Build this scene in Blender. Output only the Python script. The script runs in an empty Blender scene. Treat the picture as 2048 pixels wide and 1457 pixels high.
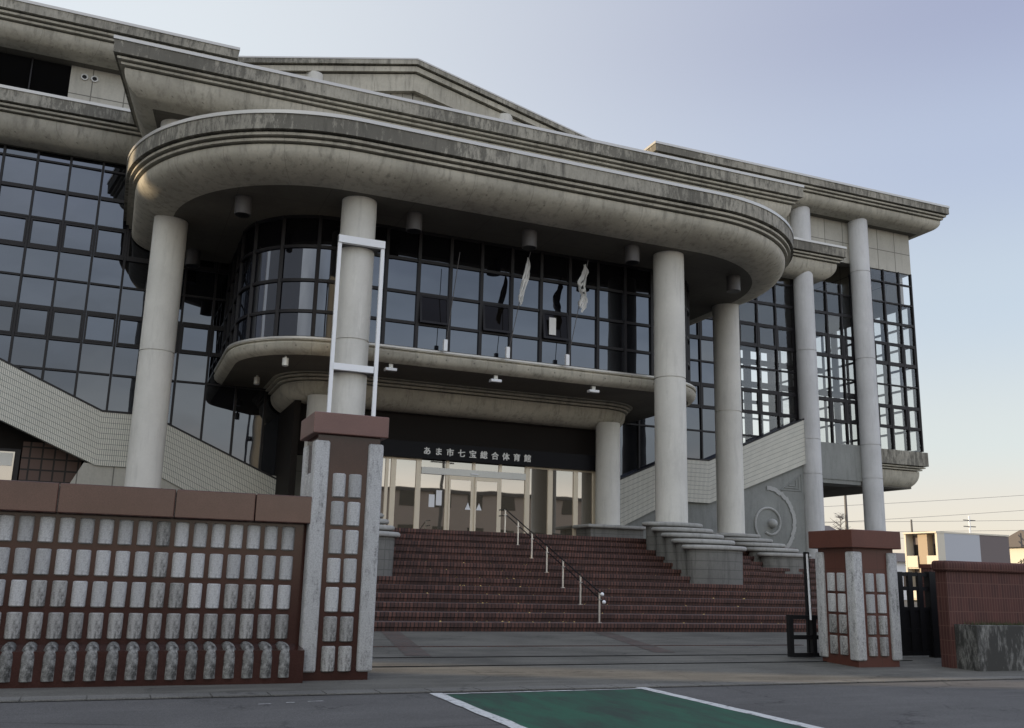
import bpy, bmesh, math, random
from mathutils import Vector, Matrix
R = math.radians
random.seed(7)
sc = bpy.context.scene
COL = sc.collection

# ------------------------------------------------------------------ camera, sky, sun, exposure
cam_d = bpy.data.cameras.new("camera"); cam = bpy.data.objects.new("camera", cam_d); COL.objects.link(cam)
cam_d.sensor_width = 36; cam_d.lens = 1910 / 2048 * 36; cam_d.clip_start = .05; cam_d.clip_end = 2000
rx = Vector((0.92187275, -0.38674901, 0.02399656)); dn = Vector((0.10645161, 0.19322478, -0.97536262)); fw = Vector((0.37258379, 0.90171469, 0.21929872))
cam.matrix_world = Matrix(((rx.x, -dn.x, -fw.x, 0), (rx.y, -dn.y, -fw.y, 0), (rx.z, -dn.z, -fw.z, 1.3), (0, 0, 0, 1)))
sc.camera = cam
SUN_EL, SUN_AZ = R(17), R(20)      # sun low on the left, slightly behind the facade line
world = bpy.data.worlds.new("World"); sc.world = world; world.use_nodes = True
wn = world.node_tree.nodes; wl = world.node_tree.links
sky = wn.new('ShaderNodeTexSky'); sky.sky_type = 'NISHITA'; sky.sun_disc = False
sky.sun_elevation = SUN_EL; sky.sun_rotation = R(-70); sky.air_density = 1.0; sky.dust_density = 0.6; sky.ozone_density = 3.0
bg = wn['Background']; bg.inputs['Strength'].default_value = 0.05
wl.new(sky.outputs[0], bg.inputs[0])
# pale evening sky: colour by height, whiter towards the set sun, brighter overhead and behind the viewer
tc = wn.new('ShaderNodeTexCoord'); sx = wn.new('ShaderNodeSeparateXYZ'); wl.new(tc.outputs['Generated'], sx.inputs[0])
def wramp(fac, stops):
    r = wn.new('ShaderNodeValToRGB'); e = r.color_ramp.elements; r.color_ramp.interpolation = 'EASE'
    while len(e) < len(stops): e.new(.5)
    for k, (p, c) in enumerate(stops): e[k].position = p; e[k].color = (*(c if isinstance(c, tuple) else (c, c, c)), 1)
    wl.new(fac, r.inputs[0]); return r.outputs[0]
far_side = wramp(sx.outputs[2], [(0, (.80, .62, .50)), (.07, (.76, .64, .53)), (.14, (.69, .68, .61)), (.27, (.575, .625, .66)), (.40, (.48, .52, .635)), (.52, (.385, .40, .53)), (1, (.45, .48, .62))])
sun_side = wramp(sx.outputs[2], [(0, (.86, .72, .55)), (.2, (.80, .78, .72)), (.5, (.81, .835, .82)), (1, (.62, .66, .74))])
dotn = wn.new('ShaderNodeVectorMath'); dotn.operation = 'DOT_PRODUCT'; wl.new(tc.outputs['Generated'], dotn.inputs[0]); dotn.inputs[1].default_value = (-math.cos(SUN_AZ), math.sin(SUN_AZ), 0)
md = wn.new('ShaderNodeMapRange'); md.interpolation_type = 'SMOOTHSTEP'; wl.new(dotn.outputs['Value'], md.inputs[0]); md.inputs[1].default_value = -.55; md.inputs[2].default_value = .38
mx = wn.new('ShaderNodeMix'); mx.data_type = 'RGBA'; wl.new(md.outputs[0], mx.inputs[0]); wl.new(far_side, mx.inputs[6]); wl.new(sun_side, mx.inputs[7])
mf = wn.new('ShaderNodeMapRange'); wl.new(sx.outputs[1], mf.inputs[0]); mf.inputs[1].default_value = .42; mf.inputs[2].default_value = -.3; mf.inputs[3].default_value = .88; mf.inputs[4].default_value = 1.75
cm = wn.new('ShaderNodeMapping'); cm.inputs['Scale'].default_value = (1.2, 1.2, 5.0); wl.new(tc.outputs['Generated'], cm.inputs[0])
cn = wn.new('ShaderNodeTexNoise'); cn.inputs['Scale'].default_value = 2.2; cn.inputs['Detail'].default_value = 5; wl.new(cm.outputs[0], cn.inputs[0])
ca = wn.new('ShaderNodeMapRange'); wl.new(cn.outputs[0], ca.inputs[0]); ca.inputs[1].default_value = .35; ca.inputs[2].default_value = .68; ca.inputs[3].default_value = .78; ca.inputs[4].default_value = 1.25
cy = wn.new('ShaderNodeMapRange'); wl.new(sx.outputs[1], cy.inputs[0]); cy.inputs[1].default_value = .3; cy.inputs[2].default_value = -.1
cmx = wn.new('ShaderNodeMix'); wl.new(cy.outputs[0], cmx.inputs[0]); cmx.inputs[2].default_value = 1; wl.new(ca.outputs[0], cmx.inputs[3])
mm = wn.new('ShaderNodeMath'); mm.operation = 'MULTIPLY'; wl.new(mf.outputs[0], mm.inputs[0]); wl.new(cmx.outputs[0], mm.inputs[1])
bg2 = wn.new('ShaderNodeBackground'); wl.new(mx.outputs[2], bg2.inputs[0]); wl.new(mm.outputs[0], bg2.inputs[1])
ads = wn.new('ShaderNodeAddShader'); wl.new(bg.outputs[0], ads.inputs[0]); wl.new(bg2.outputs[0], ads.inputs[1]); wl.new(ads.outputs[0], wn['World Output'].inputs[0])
sun_d = bpy.data.lights.new("sun", 'SUN'); sun_d.energy = 5.0; sun_d.angle = R(.5); sun_d.color = (1, .76, .48)
sun = bpy.data.objects.new("sun", sun_d); COL.objects.link(sun)
sdir = Vector((-math.cos(SUN_AZ) * math.cos(SUN_EL), math.sin(SUN_AZ) * math.cos(SUN_EL), math.sin(SUN_EL)))
sun.rotation_euler = sdir.to_track_quat('Z', 'Y').to_euler(); sun.location = (-30, 10, 40)
vs = sc.view_settings; vs.view_transform = 'Standard'; vs.look = 'None'; vs.gamma = 1; vs.exposure = 0.0; vs.use_curve_mapping = False

# ------------------------------------------------------------------ helpers
ORG = {}
def tag(o, label=None, cat=None, group=None, kind=None):
    if label: o['label'] = label
    if cat: o['category'] = cat
    if group: o['group'] = group
    if kind: o['kind'] = kind
    return o
def thing(name, loc, label, cat, group=None):
    o = bpy.data.objects.new(name, None); COL.objects.link(o); o.location = loc; o.empty_display_size = .3
    ORG[o.name] = Vector(loc); return tag(o, label, cat, group)

class MB:
    def __init__(s): s.v = []; s.f = []; s.uv = {}
    def face(s, pts, uv=None):
        i = len(s.v); s.v += [tuple(p) for p in pts]; s.f.append(tuple(range(i, i + len(pts))))
        if uv: s.uv[len(s.f) - 1] = uv
        return s
    def box(s, x0, x1, y0, y1, z0, z1):
        i = len(s.v)
        s.v += [(x0,y0,z0),(x1,y0,z0),(x1,y1,z0),(x0,y1,z0),(x0,y0,z1),(x1,y0,z1),(x1,y1,z1),(x0,y1,z1)]
        s.f += [tuple(i + k for k in q) for q in ((0,3,2,1),(4,5,6,7),(0,1,5,4),(1,2,6,5),(2,3,7,6),(3,0,4,7))]
        return s
    def bbox(s, x0, x1, y0, y1, z0, z1, b=.02, seg=2):   # box with rounded edges
        bm = bmesh.new(); bmesh.ops.create_cube(bm, size=1)
        for w in bm.verts: w.co = Vector(((x0+x1)/2 + w.co.x*(x1-x0), (y0+y1)/2 + w.co.y*(y1-y0), (z0+z1)/2 + w.co.z*(z1-z0)))
        bmesh.ops.bevel(bm, geom=list(bm.edges), offset=b, segments=seg, profile=.5, affect='EDGES'); s.bm(bm); return s
    def bm(s, bm):
        i = len(s.v); bm.verts.index_update(); s.v += [tuple(w.co) for w in bm.verts]
        s.f += [tuple(i + w.index for w in f.verts) for f in bm.faces]; bm.free(); return s
    def prism_xz(s, poly, y0, y1):      # polygon in x,z extruded along y; poly counter-clockwise seen from -y
        n = len(poly); i = len(s.v)
        s.v += [(x, y0, z) for x, z in poly] + [(x, y1, z) for x, z in poly]
        s.f.append(tuple(range(i, i + n))); s.f.append(tuple(range(i + 2*n - 1, i + n - 1, -1)))
        for k in range(n):
            m = (k + 1) % n; s.f.append((i + m, i + k, i + n + k, i + n + m))
        return s
    def prism_yz(s, poly, x0, x1):
        n = len(poly); i = len(s.v)
        s.v += [(x0, y, z) for y, z in poly] + [(x1, y, z) for y, z in poly]
        s.f.append(tuple(range(i + n - 1, i - 1, -1))); s.f.append(tuple(range(i + n, i + 2*n)))
        for k in range(n):
            m = (k + 1) % n; s.f.append((i + k, i + m, i + n + m, i + n + k))
        return s
    def lathe(s, cx, cy, prof, n=40, a0=0, a1=2*math.pi, ry=1.0):   # prof: (r,z) bottom to top
        full = abs(a1 - a0 - 2*math.pi) < 1e-6; m = n if full else n + 1; i = len(s.v)
        for r, z in prof:
            for k in range(m):
                a = a0 + (a1 - a0) * k / n; s.v.append((cx + r*math.cos(a), cy + r*ry*math.sin(a), z))
        for j in range(len(prof) - 1):
            for k in range(m if full else m - 1):
                q = (k + 1) % m; s.f.append((i + j*m + k, i + j*m + q, i + (j+1)*m + q, i + (j+1)*m + k))
        if prof[0][0] > 1e-4: s.f.append(tuple(i + k for k in range(m - 1, -1, -1)))
        if prof[-1][0] > 1e-4: s.f.append(tuple(i + (len(prof)-1)*m + k for k in range(m)))
        return s
    def tube(s, pts, r, n=8, cap=True):
        pts = [Vector(p) for p in pts]; i = len(s.v); rs = r if isinstance(r, (list, tuple)) else [r]*len(pts)
        up = Vector((0, 0, 1)); prev = None
        for j, p in enumerate(pts):
            t = (pts[min(j+1, len(pts)-1)] - pts[max(j-1, 0)]).normalized()
            if prev is None: a = t.cross(up if abs(t.z) < .95 else Vector((1, 0, 0))).normalized()
            else: a = (prev - t * prev.dot(t)).normalized()
            prev = a; b = t.cross(a)
            for k in range(n):
                th = 2*math.pi*k/n; s.v.append(tuple(p + (a*math.cos(th) + b*math.sin(th))*rs[j]))
        for j in range(len(pts) - 1):
            for k in range(n):
                q = (k+1) % n; s.f.append((i+j*n+k, i+(j+1)*n+k, i+(j+1)*n+q, i+j*n+q))
        if cap: s.f.append(tuple(i+k for k in range(n))); s.f.append(tuple(i+(len(pts)-1)*n+k for k in range(n-1, -1, -1)))
        return s
    def sweep(s, path, prof, closed=False, top=False, bottom=False):
        # path in plan with the outside on its right-hand side when walked; prof: (inset, z) from top down
        rings = []
        for d, z in prof: rings.append([(x, y, z) for x, y in offset(path, d, closed)])
        m = len(path); i = len(s.v); run = [0]; arcl = [0]
        for a, b in zip(path, list(path[1:]) + [path[0]]): run.append(run[-1] + math.hypot(b[0]-a[0], b[1]-a[1]))
        for a, b in zip(prof, prof[1:]): arcl.append(arcl[-1] + math.hypot(b[0]-a[0], b[1]-a[1]))
        for r_ in rings: s.v += r_
        for j in range(len(rings) - 1):
            for k in range(m if closed else m - 1):
                q = (k+1) % m; s.f.append((i+j*m+k, i+(j+1)*m+k, i+(j+1)*m+q, i+j*m+q)); s.uv[len(s.f)-1] = [(run[k], -arcl[j]), (run[k], -arcl[j+1]), (run[k+1], -arcl[j+1]), (run[k+1], -arcl[j])]
        if top: s.f.append(tuple(i + k for k in range(m)))
        if bottom: s.f.append(tuple(i + (len(rings)-1)*m + k for k in range(m-1, -1, -1)))
        return s
    def build(s, name, m, parent=None, smooth=None, fixn=False, flip=False):
        me = bpy.data.meshes.new(name); me.from_pydata(s.v, [], s.f); me.update()
        if fixn or flip:
            b = bmesh.new(); b.from_mesh(me)
            if fixn: bmesh.ops.recalc_face_normals(b, faces=b.faces)
            if flip: bmesh.ops.reverse_faces(b, faces=b.faces)
            b.to_mesh(me); b.free()
        uvl = me.uv_layers.new(name="uv")
        for p in me.polygons:
            cu = s.uv.get(p.index); nx, ny, nz = (abs(c) for c in p.normal)
            for k, li in enumerate(p.loop_indices):
                if cu: uvl.data[li].uv = cu[k]; continue
                x, y, z = me.vertices[me.loops[li].vertex_index].co
                uvl.data[li].uv = (x, y) if nz >= max(nx, ny) else ((x, z) if ny >= nx else (y, z))
        if smooth is not None:
            me.polygons.foreach_set('use_smooth', [True]*len(me.polygons)); me.set_sharp_from_angle(angle=R(smooth))
        L = Vector((0, 0, 0))
        if parent is not None: L = ORG[parent.name]
        if L.length: me.transform(Matrix.Translation(-L))
        if isinstance(m, (list, tuple)):
            for q in m: me.materials.append(q)
        else: me.materials.append(m)
        o = bpy.data.objects.new(name, me); COL.objects.link(o)
        if parent is not None: o.parent = parent
        ORG[o.name] = L.copy(); return o

def offset(path, d, closed):
    P = [Vector(p) for p in path]; n = len(P); out = []
    for k in range(n):
        a = P[k-1] if (k > 0 or closed) else None; b = P[(k+1) % n] if (k < n-1 or closed) else None
        def nrm(e): e = e.normalized(); return Vector((-e.y, e.x))     # left = inside
        if a is None: nn = nrm(b - P[k]); out.append(P[k] + nn*d)
        elif b is None: nn = nrm(P[k] - a); out.append(P[k] + nn*d)
        else:
            n1 = nrm(P[k]-a); n2 = nrm(b-P[k]); m = (n1+n2).normalized(); out.append(P[k] + m*(d/max(.2, m.dot(n1))))
    return [(p.x, p.y) for p in out]
def arc(cx, cy, r, a0, a1, n): return [(cx + r*math.cos(R(a0 + (a1-a0)*k/n)), cy + r*math.sin(R(a0 + (a1-a0)*k/n))) for k in range(n+1)]
def link_copy(o, parent=None, d=(0, 0, 0)):
    c = o.copy(); COL.objects.link(c); c.parent = parent; c.location = o.location + Vector(d)
    ORG[c.name] = ORG[o.name] + Vector(d) if parent is None else ORG[parent.name]
    return c
def copy_thing(o, d, label=None):
    c = link_copy(o, None, d)
    if label: c['label'] = label
    for ch in [x for x in COL.objects if x.parent == o]:
        p = ch.copy(); COL.objects.link(p); p.parent = c
        for g in [x for x in COL.objects if x.parent == ch]:
            q = g.copy(); COL.objects.link(q); q.parent = p
    return c

# ------------------------------------------------------------------ materials
def nodes(name):
    m = bpy.data.materials.new(name); m.use_nodes = True; nt = m.node_tree
    return m, nt, nt.nodes, nt.links, nt.nodes['Principled BSDF']
def plain(name, c, rough=.6, metal=0, spec=.5):
    m, nt, N, L, p = nodes(name); p.inputs['Base Color'].default_value = (*c, 1); p.inputs['Roughness'].default_value = rough
    p.inputs['Metallic'].default_value = metal; p.inputs['Specular IOR Level'].default_value = spec; return m
def tex(N, L, kind='Object', scale=(1, 1, 1)):
    t = N.new('ShaderNodeTexCoord'); mp = N.new('ShaderNodeMapping'); mp.inputs['Scale'].default_value = scale
    L.new(t.outputs[kind], mp.inputs[0]); return mp.outputs[0]
def noise(N, L, vec, scale, detail=5, rough=.6):
    n = N.new('ShaderNodeTexNoise'); n.inputs['Scale'].default_value = scale; n.inputs['Detail'].default_value = detail
    n.inputs['Roughness'].default_value = rough; L.new(vec, n.inputs['Vector']); return n.outputs['Fac']
def ramp(N, L, fac, stops):
    r = N.new('ShaderNodeValToRGB'); e = r.color_ramp.elements
    while len(e) < len(stops): e.new(.5)
    for k, (p, c) in enumerate(stops):
        e[k].position = p; e[k].color = (*(c if isinstance(c, tuple) else (c, c, c)), 1)
    L.new(fac, r.inputs[0]); return r.outputs[0]
def mixc(N, L, fac, a, b, mode='MIX'):
    x = N.new('ShaderNodeMix'); x.data_type = 'RGBA'; x.blend_type = mode
    for s, v in ((0, fac), (6, a), (7, b)):
        if hasattr(v, 'default_value') or hasattr(v, 'is_output'): L.new(v, x.inputs[s])
        elif isinstance(v, tuple): x.inputs[s].default_value = (*v, 1)
        else: x.inputs[s].default_value = v
    return x.outputs[2]
def bump(N, L, p, h, strength=.3, dist=.01):
    b = N.new('ShaderNodeBump'); b.inputs['Strength'].default_value = strength; b.inputs['Distance'].default_value = dist
    L.new(h, b.inputs['Height']); L.new(b.outputs[0], p.inputs['Normal'])
def concrete(name, c, dirt=.5, streak=.5, panel=None, rough=.85, spots=0, joint=.5, mort=.012, top=None, fac=.12, holes=None):
    m, nt, N, L, p = nodes(name); v = tex(N, L); vs_ = tex(N, L, 'Object', (1.6, 1.6, .22)); uv = tex(N, L, 'UV')
    big = noise(N, L, v, .55, 6); fine = noise(N, L, v, 14, 4); st = noise(N, L, vs_, 3.0, 6, .7)
    dk = tuple(x*(1-dirt) for x in c)
    col = mixc(N, L, ramp(N, L, big, [(.35, 0.0), (.68, 1.0)]), c, tuple(x*(1-dirt*.5) for x in c))
    col = mixc(N, L, ramp(N, L, st, [(.50, 0.0), (.70, streak)]), col, dk)
    col = mixc(N, L, fac, col, ramp(N, L, fine, [(.3, .25), (.7, .75)]), 'OVERLAY')
    pale = noise(N, L, tex(N, L, 'Object', (2.5, 2.5, .5)), 1.1, 7, .75)      # lime bloom and patch repairs
    col = mixc(N, L, ramp(N, L, pale, [(.60, 0.0), (.74, .35)]), col, tuple(min(1, x*1.35) for x in c))
    if panel:      # board joints of the shuttering
        b = N.new('ShaderNodeTexBrick'); b.offset = 0; b.inputs['Scale'].default_value = 1; b.inputs['Mortar Size'].default_value = mort
        b.inputs['Brick Width'].default_value = panel[0]; b.inputs['Row Height'].default_value = panel[1]; b.inputs['Mortar Smooth'].default_value = .3
        b.inputs['Color1'].default_value = (0, 0, 0, 1); b.inputs['Color2'].default_value = (.13, .13, .13, 1); b.inputs['Mortar'].default_value = (1, 1, 1, 1)
        L.new(uv, b.inputs[0]); col = mixc(N, L, mixc(N, L, joint, (0., 0., 0.), b.outputs[0]), col, tuple(x*.25 for x in c))
    if top:        # dark rain-fed growth below the coping: (depth of the band, strength)
        sp = N.new('ShaderNodeSeparateXYZ'); L.new(uv, sp.inputs[0]); n1 = noise(N, L, tex(N, L, 'UV', (3.2, .8, 1)), 2.0, 8, .8); n2 = noise(N, L, tex(N, L, 'UV', (.12, .05, 1)), 1.0, 4, .6)
        ad = N.new('ShaderNodeMath'); ad.operation = 'MULTIPLY_ADD'; L.new(n2, ad.inputs[0]); ad.inputs[1].default_value = .9; L.new(n1, ad.inputs[2])
        col = mixc(N, L, ramp(N, L, ad.outputs[0], [(.84, 0.0), (.97, top*.45), (1.18, top)]), col, (.07, .066, .054))
    if holes:      # shutter tie holes
        fx = N.new('ShaderNodeVectorMath'); fx.operation = 'FRACTION'; dv = N.new('ShaderNodeVectorMath'); dv.operation = 'DIVIDE'; L.new(uv, dv.inputs[0]); dv.inputs[1].default_value = (holes[0], holes[1], 1); L.new(dv.outputs[0], fx.inputs[0])
        sb = N.new('ShaderNodeVectorMath'); sb.operation = 'SUBTRACT'; L.new(fx.outputs[0], sb.inputs[0]); sb.inputs[1].default_value = (.5, .5, 0)
        ml = N.new('ShaderNodeVectorMath'); ml.operation = 'MULTIPLY'; L.new(sb.outputs[0], ml.inputs[0]); ml.inputs[1].default_value = (holes[0], holes[1], 0)
        ln = N.new('ShaderNodeVectorMath'); ln.operation = 'LENGTH'; L.new(ml.outputs[0], ln.inputs[0])
        col = mixc(N, L, ramp(N, L, ln.outputs['Value'], [(.020, .5), (.034, 0.0)]), col, (.03, .03, .028))
    L.new(col, p.inputs['Base Color']); p.inputs['Roughness'].default_value = rough; bump(N, L, p, fine, .12, .01); return m
def tiles(name, c, joint, w, h, off=.5, mort=.006, var=.12, rough=.5, bmp=.4, dirt=0, c2=None, spec=.5):
    m, nt, N, L, p = nodes(name); b = N.new('ShaderNodeTexBrick'); b.offset = off; b.inputs['Scale'].default_value = 1
    b.inputs['Mortar Size'].default_value = mort; b.inputs['Brick Width'].default_value = w; b.inputs['Row Height'].default_value = h; b.inputs['Mortar Smooth'].default_value = .15
    b.inputs['Color1'].default_value = (*c, 1); b.inputs['Color2'].default_value = (*(c2 or tuple(x*(1-var) for x in c)), 1); b.inputs['Mortar'].default_value = (*joint, 1)
    L.new(tex(N, L, 'UV'), b.inputs[0]); col = b.outputs[0]
    if dirt:
        n = noise(N, L, tex(N, L, 'Object', (1, 1, 1)), 1.3, 8, .7); col = mixc(N, L, ramp(N, L, n, [(.45, 0.0), (.7, dirt)]), col, tuple(x*.25 for x in c))
    L.new(col, p.inputs['Base Color']); p.inputs['Roughness'].default_value = rough; p.inputs['Specular IOR Level'].default_value = spec
    inv = N.new('ShaderNodeMath'); inv.operation = 'SUBTRACT'; inv.inputs[0].default_value = 1; L.new(b.outputs['Fac'], inv.inputs[1])
    bump(N, L, p, inv.outputs[0], bmp, .004); return m
def granite(name, c, rough=.2, speck=.5, spec=.5, scale=90):
    m, nt, N, L, p = nodes(name); v = tex(N, L); f = noise(N, L, v, scale, 3, .8); g = noise(N, L, v, 1.2, 4)
    col = mixc(N, L, ramp(N, L, f, [(.35, 0.0), (.65, speck)]), c, tuple(min(1, x*2.1+.01) for x in c))
    col = mixc(N, L, ramp(N, L, g, [(.4, 0.0), (.7, .45)]), col, tuple(x*.55 for x in c))
    L.new(col, p.inputs['Base Color']); p.inputs['Roughness'].default_value = rough; p.inputs['Specular IOR Level'].default_value = spec; return m
def terrazzo(name, c, grime):
    m, nt, N, L, p = nodes(name); v = tex(N, L); f = noise(N, L, v, 58, 3, .9); n = noise(N, L, tex(N, L, 'Object', (7, 7, 2.0)), 2.2, 8, .75); n2 = noise(N, L, v, 26, 5, .75)
    col = mixc(N, L, ramp(N, L, f, [(.42, 0.0), (.60, .62)]), c, tuple(x*.42 for x in c))
    mu = N.new('ShaderNodeMath'); mu.operation = 'MULTIPLY'; L.new(ramp(N, L, n, [(.60 - grime*.22, 0.0), (.78 - grime*.14, 1.0)]), mu.inputs[0]); L.new(ramp(N, L, n2, [(.38, .15), (.58, 1.0)]), mu.inputs[1])
    col = mixc(N, L, mu.outputs[0], col, (.022, .021, .018))
    oi = N.new('ShaderNodeObjectInfo'); col = mixc(N, L, 1.0, col, ramp(N, L, oi.outputs['Random'], [(0, .72), (.5, .95), (1, 1.0)]), 'MULTIPLY')
    L.new(col, p.inputs['Base Color']); p.inputs['Roughness'].default_value = .8; bump(N, L, p, f, .35, .004); return m
def mirror_glass(name, refl, tint=(1, 1, 1), body=(.004, .004, .005), wave=.02, transp=0.0, rise=.6):
    m = bpy.data.materials.new(name); m.use_nodes = True; nt = m.node_tree; N = nt.nodes; L = nt.links; N.remove(N['Principled BSDF'])
    out = N['Material Output']; g = N.new('ShaderNodeBsdfGlossy'); g.inputs['Roughness'].default_value = .015; g.inputs['Color'].default_value = (*tint, 1)
    d = N.new('ShaderNodeBsdfTransparent' if transp else 'ShaderNodeBsdfDiffuse'); d.inputs['Color'].default_value = (transp, transp, transp*.98, 1) if transp else (*body, 1)
    lw = N.new('ShaderNodeLayerWeight'); lw.inputs['Blend'].default_value = .35
    mr = N.new('ShaderNodeMapRange'); L.new(lw.outputs['Fresnel'], mr.inputs[0]); mr.inputs[3].default_value = refl; mr.inputs[4].default_value = min(1, refl + rise)
    mx = N.new('ShaderNodeMixShader'); L.new(mr.outputs[0], mx.inputs[0]); L.new(d.outputs[0], mx.inputs[1]); L.new(g.outputs[0], mx.inputs[2]); L.new(mx.outputs[0], out.inputs[0])
    n = noise(N, L, tex(N, L), .9, 1); b = N.new('ShaderNodeBump'); b.inputs['Strength'].default_value = wave; b.inputs['Distance'].default_value = .25
    L.new(n, b.inputs['Height']); L.new(b.outputs[0], g.inputs['Normal']); return m

M_conc = concrete("weathered_concrete", (.50, .472, .392), .65, .7, (1.82, 7.0), joint=.45, mort=.010, holes=(.91, 1.37))
M_fascia = concrete("mottled_fascia", (.40, .378, .315), .72, .9, top=.75, holes=(.91, 8.0))
M_soff = concrete("shaded_soffit_concrete", (.12, .11, .09), .5, .3, (2.4, 2.4))  # same concrete in a darker colour, standing for the shade underneath
M_colm = concrete("column_concrete", (.64, .63, .58), .34, .5, rough=.75, fac=.06)
M_colb = concrete("column_concrete_cool", (.58, .585, .585), .34, .5, rough=.75, fac=.06)
M_panel = concrete("wall_panel", (.46, .445, .39), .35, .45, (1.05, 1.22), joint=.85, mort=.022)
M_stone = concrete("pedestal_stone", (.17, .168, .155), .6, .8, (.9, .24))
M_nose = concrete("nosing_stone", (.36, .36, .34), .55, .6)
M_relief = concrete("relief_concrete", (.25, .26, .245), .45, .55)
M_white_relief = concrete("relief_line", (.40, .405, .39), .35, .3)
M_metal = plain("coping_metal", (.50, .49, .46), .35, .3)
M_bronze = plain("dark_bronze", (.011, .010, .012), .45, .0, .3)
M_black = plain("black_metal", (.008, .008, .009), .45, 0, .3)
M_sign = plain("sign_band", (.006, .006, .008), .5, 0, .15)
M_letter = plain("letter_metal", (.75, .75, .72), .4)
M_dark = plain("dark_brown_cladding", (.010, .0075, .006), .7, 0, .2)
M_alu = plain("champagne_aluminium", (.68, .60, .47), .35, .2)
M_aluw = plain("silver_aluminium", (.62, .62, .58), .4, .2)
M_steel = plain("stainless_steel", (.6, .58, .55), .28, .9)
M_frame = plain("white_painted_steel", (.78, .80, .82), .4)
M_glass = mirror_glass("tinted_mirror_glass", .092, (.80, .86, 1.0), rise=.45)
M_glassd = mirror_glass("spandrel_glass", .04, (.8, .8, .85), rise=.3)
M_opang = mirror_glass('open_sash_glass', .012, (.8, .8, .8), (.006, .005, .004), rise=.12)
M_glasst = mirror_glass("clear_curtain_glass", .06, (.9, .93, 1), transp=.93)
M_glassc = mirror_glass('clear_glass', .02, transp=.97, rise=.2)
M_door = mirror_glass("door_glass", .32, (1, .98, .95), (.075, .064, .046), wave=.006)
M_tile = tiles("white_stair_tile", (.62, .605, .53), (.13, .155, .14), .062, .185, 0, .008, .05, .35, .5, .12)
M_brick = tiles("red_step_brick", (.100, .037, .025), (.010, .008, .007), .09, .19, 0, .012, .3, .75, .9, .92, (.042, .017, .012))
M_tread = tiles("red_tread_brick", (.128, .054, .039), (.007, .005, .005), .09, .21, 0, .014, .25, .7, .9, .9, (.055, .022, .017))
M_tread2 = tiles('red_tread_top', (.145, .095, .085), (.05, .04, .036), .09, .21, .5, .008, .3, .75, .5, .8)
M_strip = tiles('worn_strip_brick', (.105, .070, .058), (.06, .055, .05), .11, .22, 0, .012, .3, .85, .4, .7, (.085, .075, .066))
M_wbrick = tiles("red_wall_brick", (.085, .030, .023), (.13, .062, .048), .062, .235, 0, .006, .3, .8, .5, .2, (.055, .020, .016))
M_granite = granite("brown_granite_shaded", (.036, .0135, .010), .14, spec=.3)  # colour darkened to carry the shadows between the blocks
M_gcop = granite('polished_coping_granite', (.070, .033, .026), .12, spec=.4)
M_gcap = granite("rose_granite", (.115, .055, .045), .35, .6)
M_gcapr = granite("red_granite", (.085, .026, .016), .45, .4)
M_brownp = tiles("brown_painted", (.085, .027, .017), (.05, .016, .01), 1.2, .40, 0, .004, .05, .4, .2)
M_ter = terrazzo("pale_terrazzo", (.53, .535, .53), 0.2)
M_ter2 = terrazzo("stained_terrazzo", (.47, .465, .445), .95)
M_tstrip = terrazzo("strip_terrazzo", (.52, .525, .52), 0.45)
M_ter3 = terrazzo("blackened_terrazzo", (.36, .36, .34), 1.55)
M_gridw = tiles("brown_grid_wall", (.12, .075, .06), (.02, .016, .014), .36, .36, 0, .03, .1, .7, .3)
M_wire = plain('grey_wire', (.16, .14, .14), .7)
M_flag = plain("flag_cloth", (.72, .72, .70), .9)
M_lampg = plain("grey_lamp_housing", (.085, .08, .08), .5)

def asphalt(name, c, patch=.25, sc_=1.0):
    m, nt, N, L, p = nodes(name); v = tex(N, L); f = noise(N, L, v, 70*sc_, 6, .85); b = noise(N, L, v, .5, 6); s = noise(N, L, tex(N, L, 'Object', (.35, 2.5, 1)), 1.5, 5)
    col = mixc(N, L, ramp(N, L, f, [(.40, 0.0), (.60, 1.0)]), tuple(x*.5 for x in c), tuple(x*1.65 for x in c))
    col = mixc(N, L, ramp(N, L, b, [(.4, 0.0), (.65, patch)]), col, tuple(x*.45 for x in c))
    col = mixc(N, L, ramp(N, L, s, [(.5, 0.0), (.75, patch)]), col, tuple(x*1.6 for x in c))
    wv = noise(N, L, v, 2.5, 5); off = N.new('ShaderNodeVectorMath'); off.operation = 'MULTIPLY_ADD'; L.new(wv, off.inputs[0]); off.inputs[1].default_value = (.7, .7, .7); L.new(v, off.inputs[2])
    vo = N.new('ShaderNodeTexVoronoi'); vo.feature = 'DISTANCE_TO_EDGE'; vo.inputs['Scale'].default_value = .42; L.new(off.outputs[0], vo.inputs['Vector'])
    ck = N.new('ShaderNodeMath'); ck.operation = 'MULTIPLY'; L.new(ramp(N, L, vo.outputs['Distance'], [(.003, 1.0), (.008, 0.0)]), ck.inputs[0]); L.new(ramp(N, L, b, [(.46, 0.0), (.56, .75)]), ck.inputs[1])
    col = mixc(N, L, ck.outputs[0], col, tuple(x*.2 for x in c))
    L.new(col, p.inputs['Base Color']); p.inputs['Roughness'].default_value = .85; bump(N, L, p, f, .5, .006); return m
M_asph = asphalt("asphalt", (.088, .086, .083), .45); M_pave = asphalt("worn_concrete_paving", (.105, .102, .088), .75); M_ground = asphalt("yard_ground", (.075, .072, .062), .3)
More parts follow.
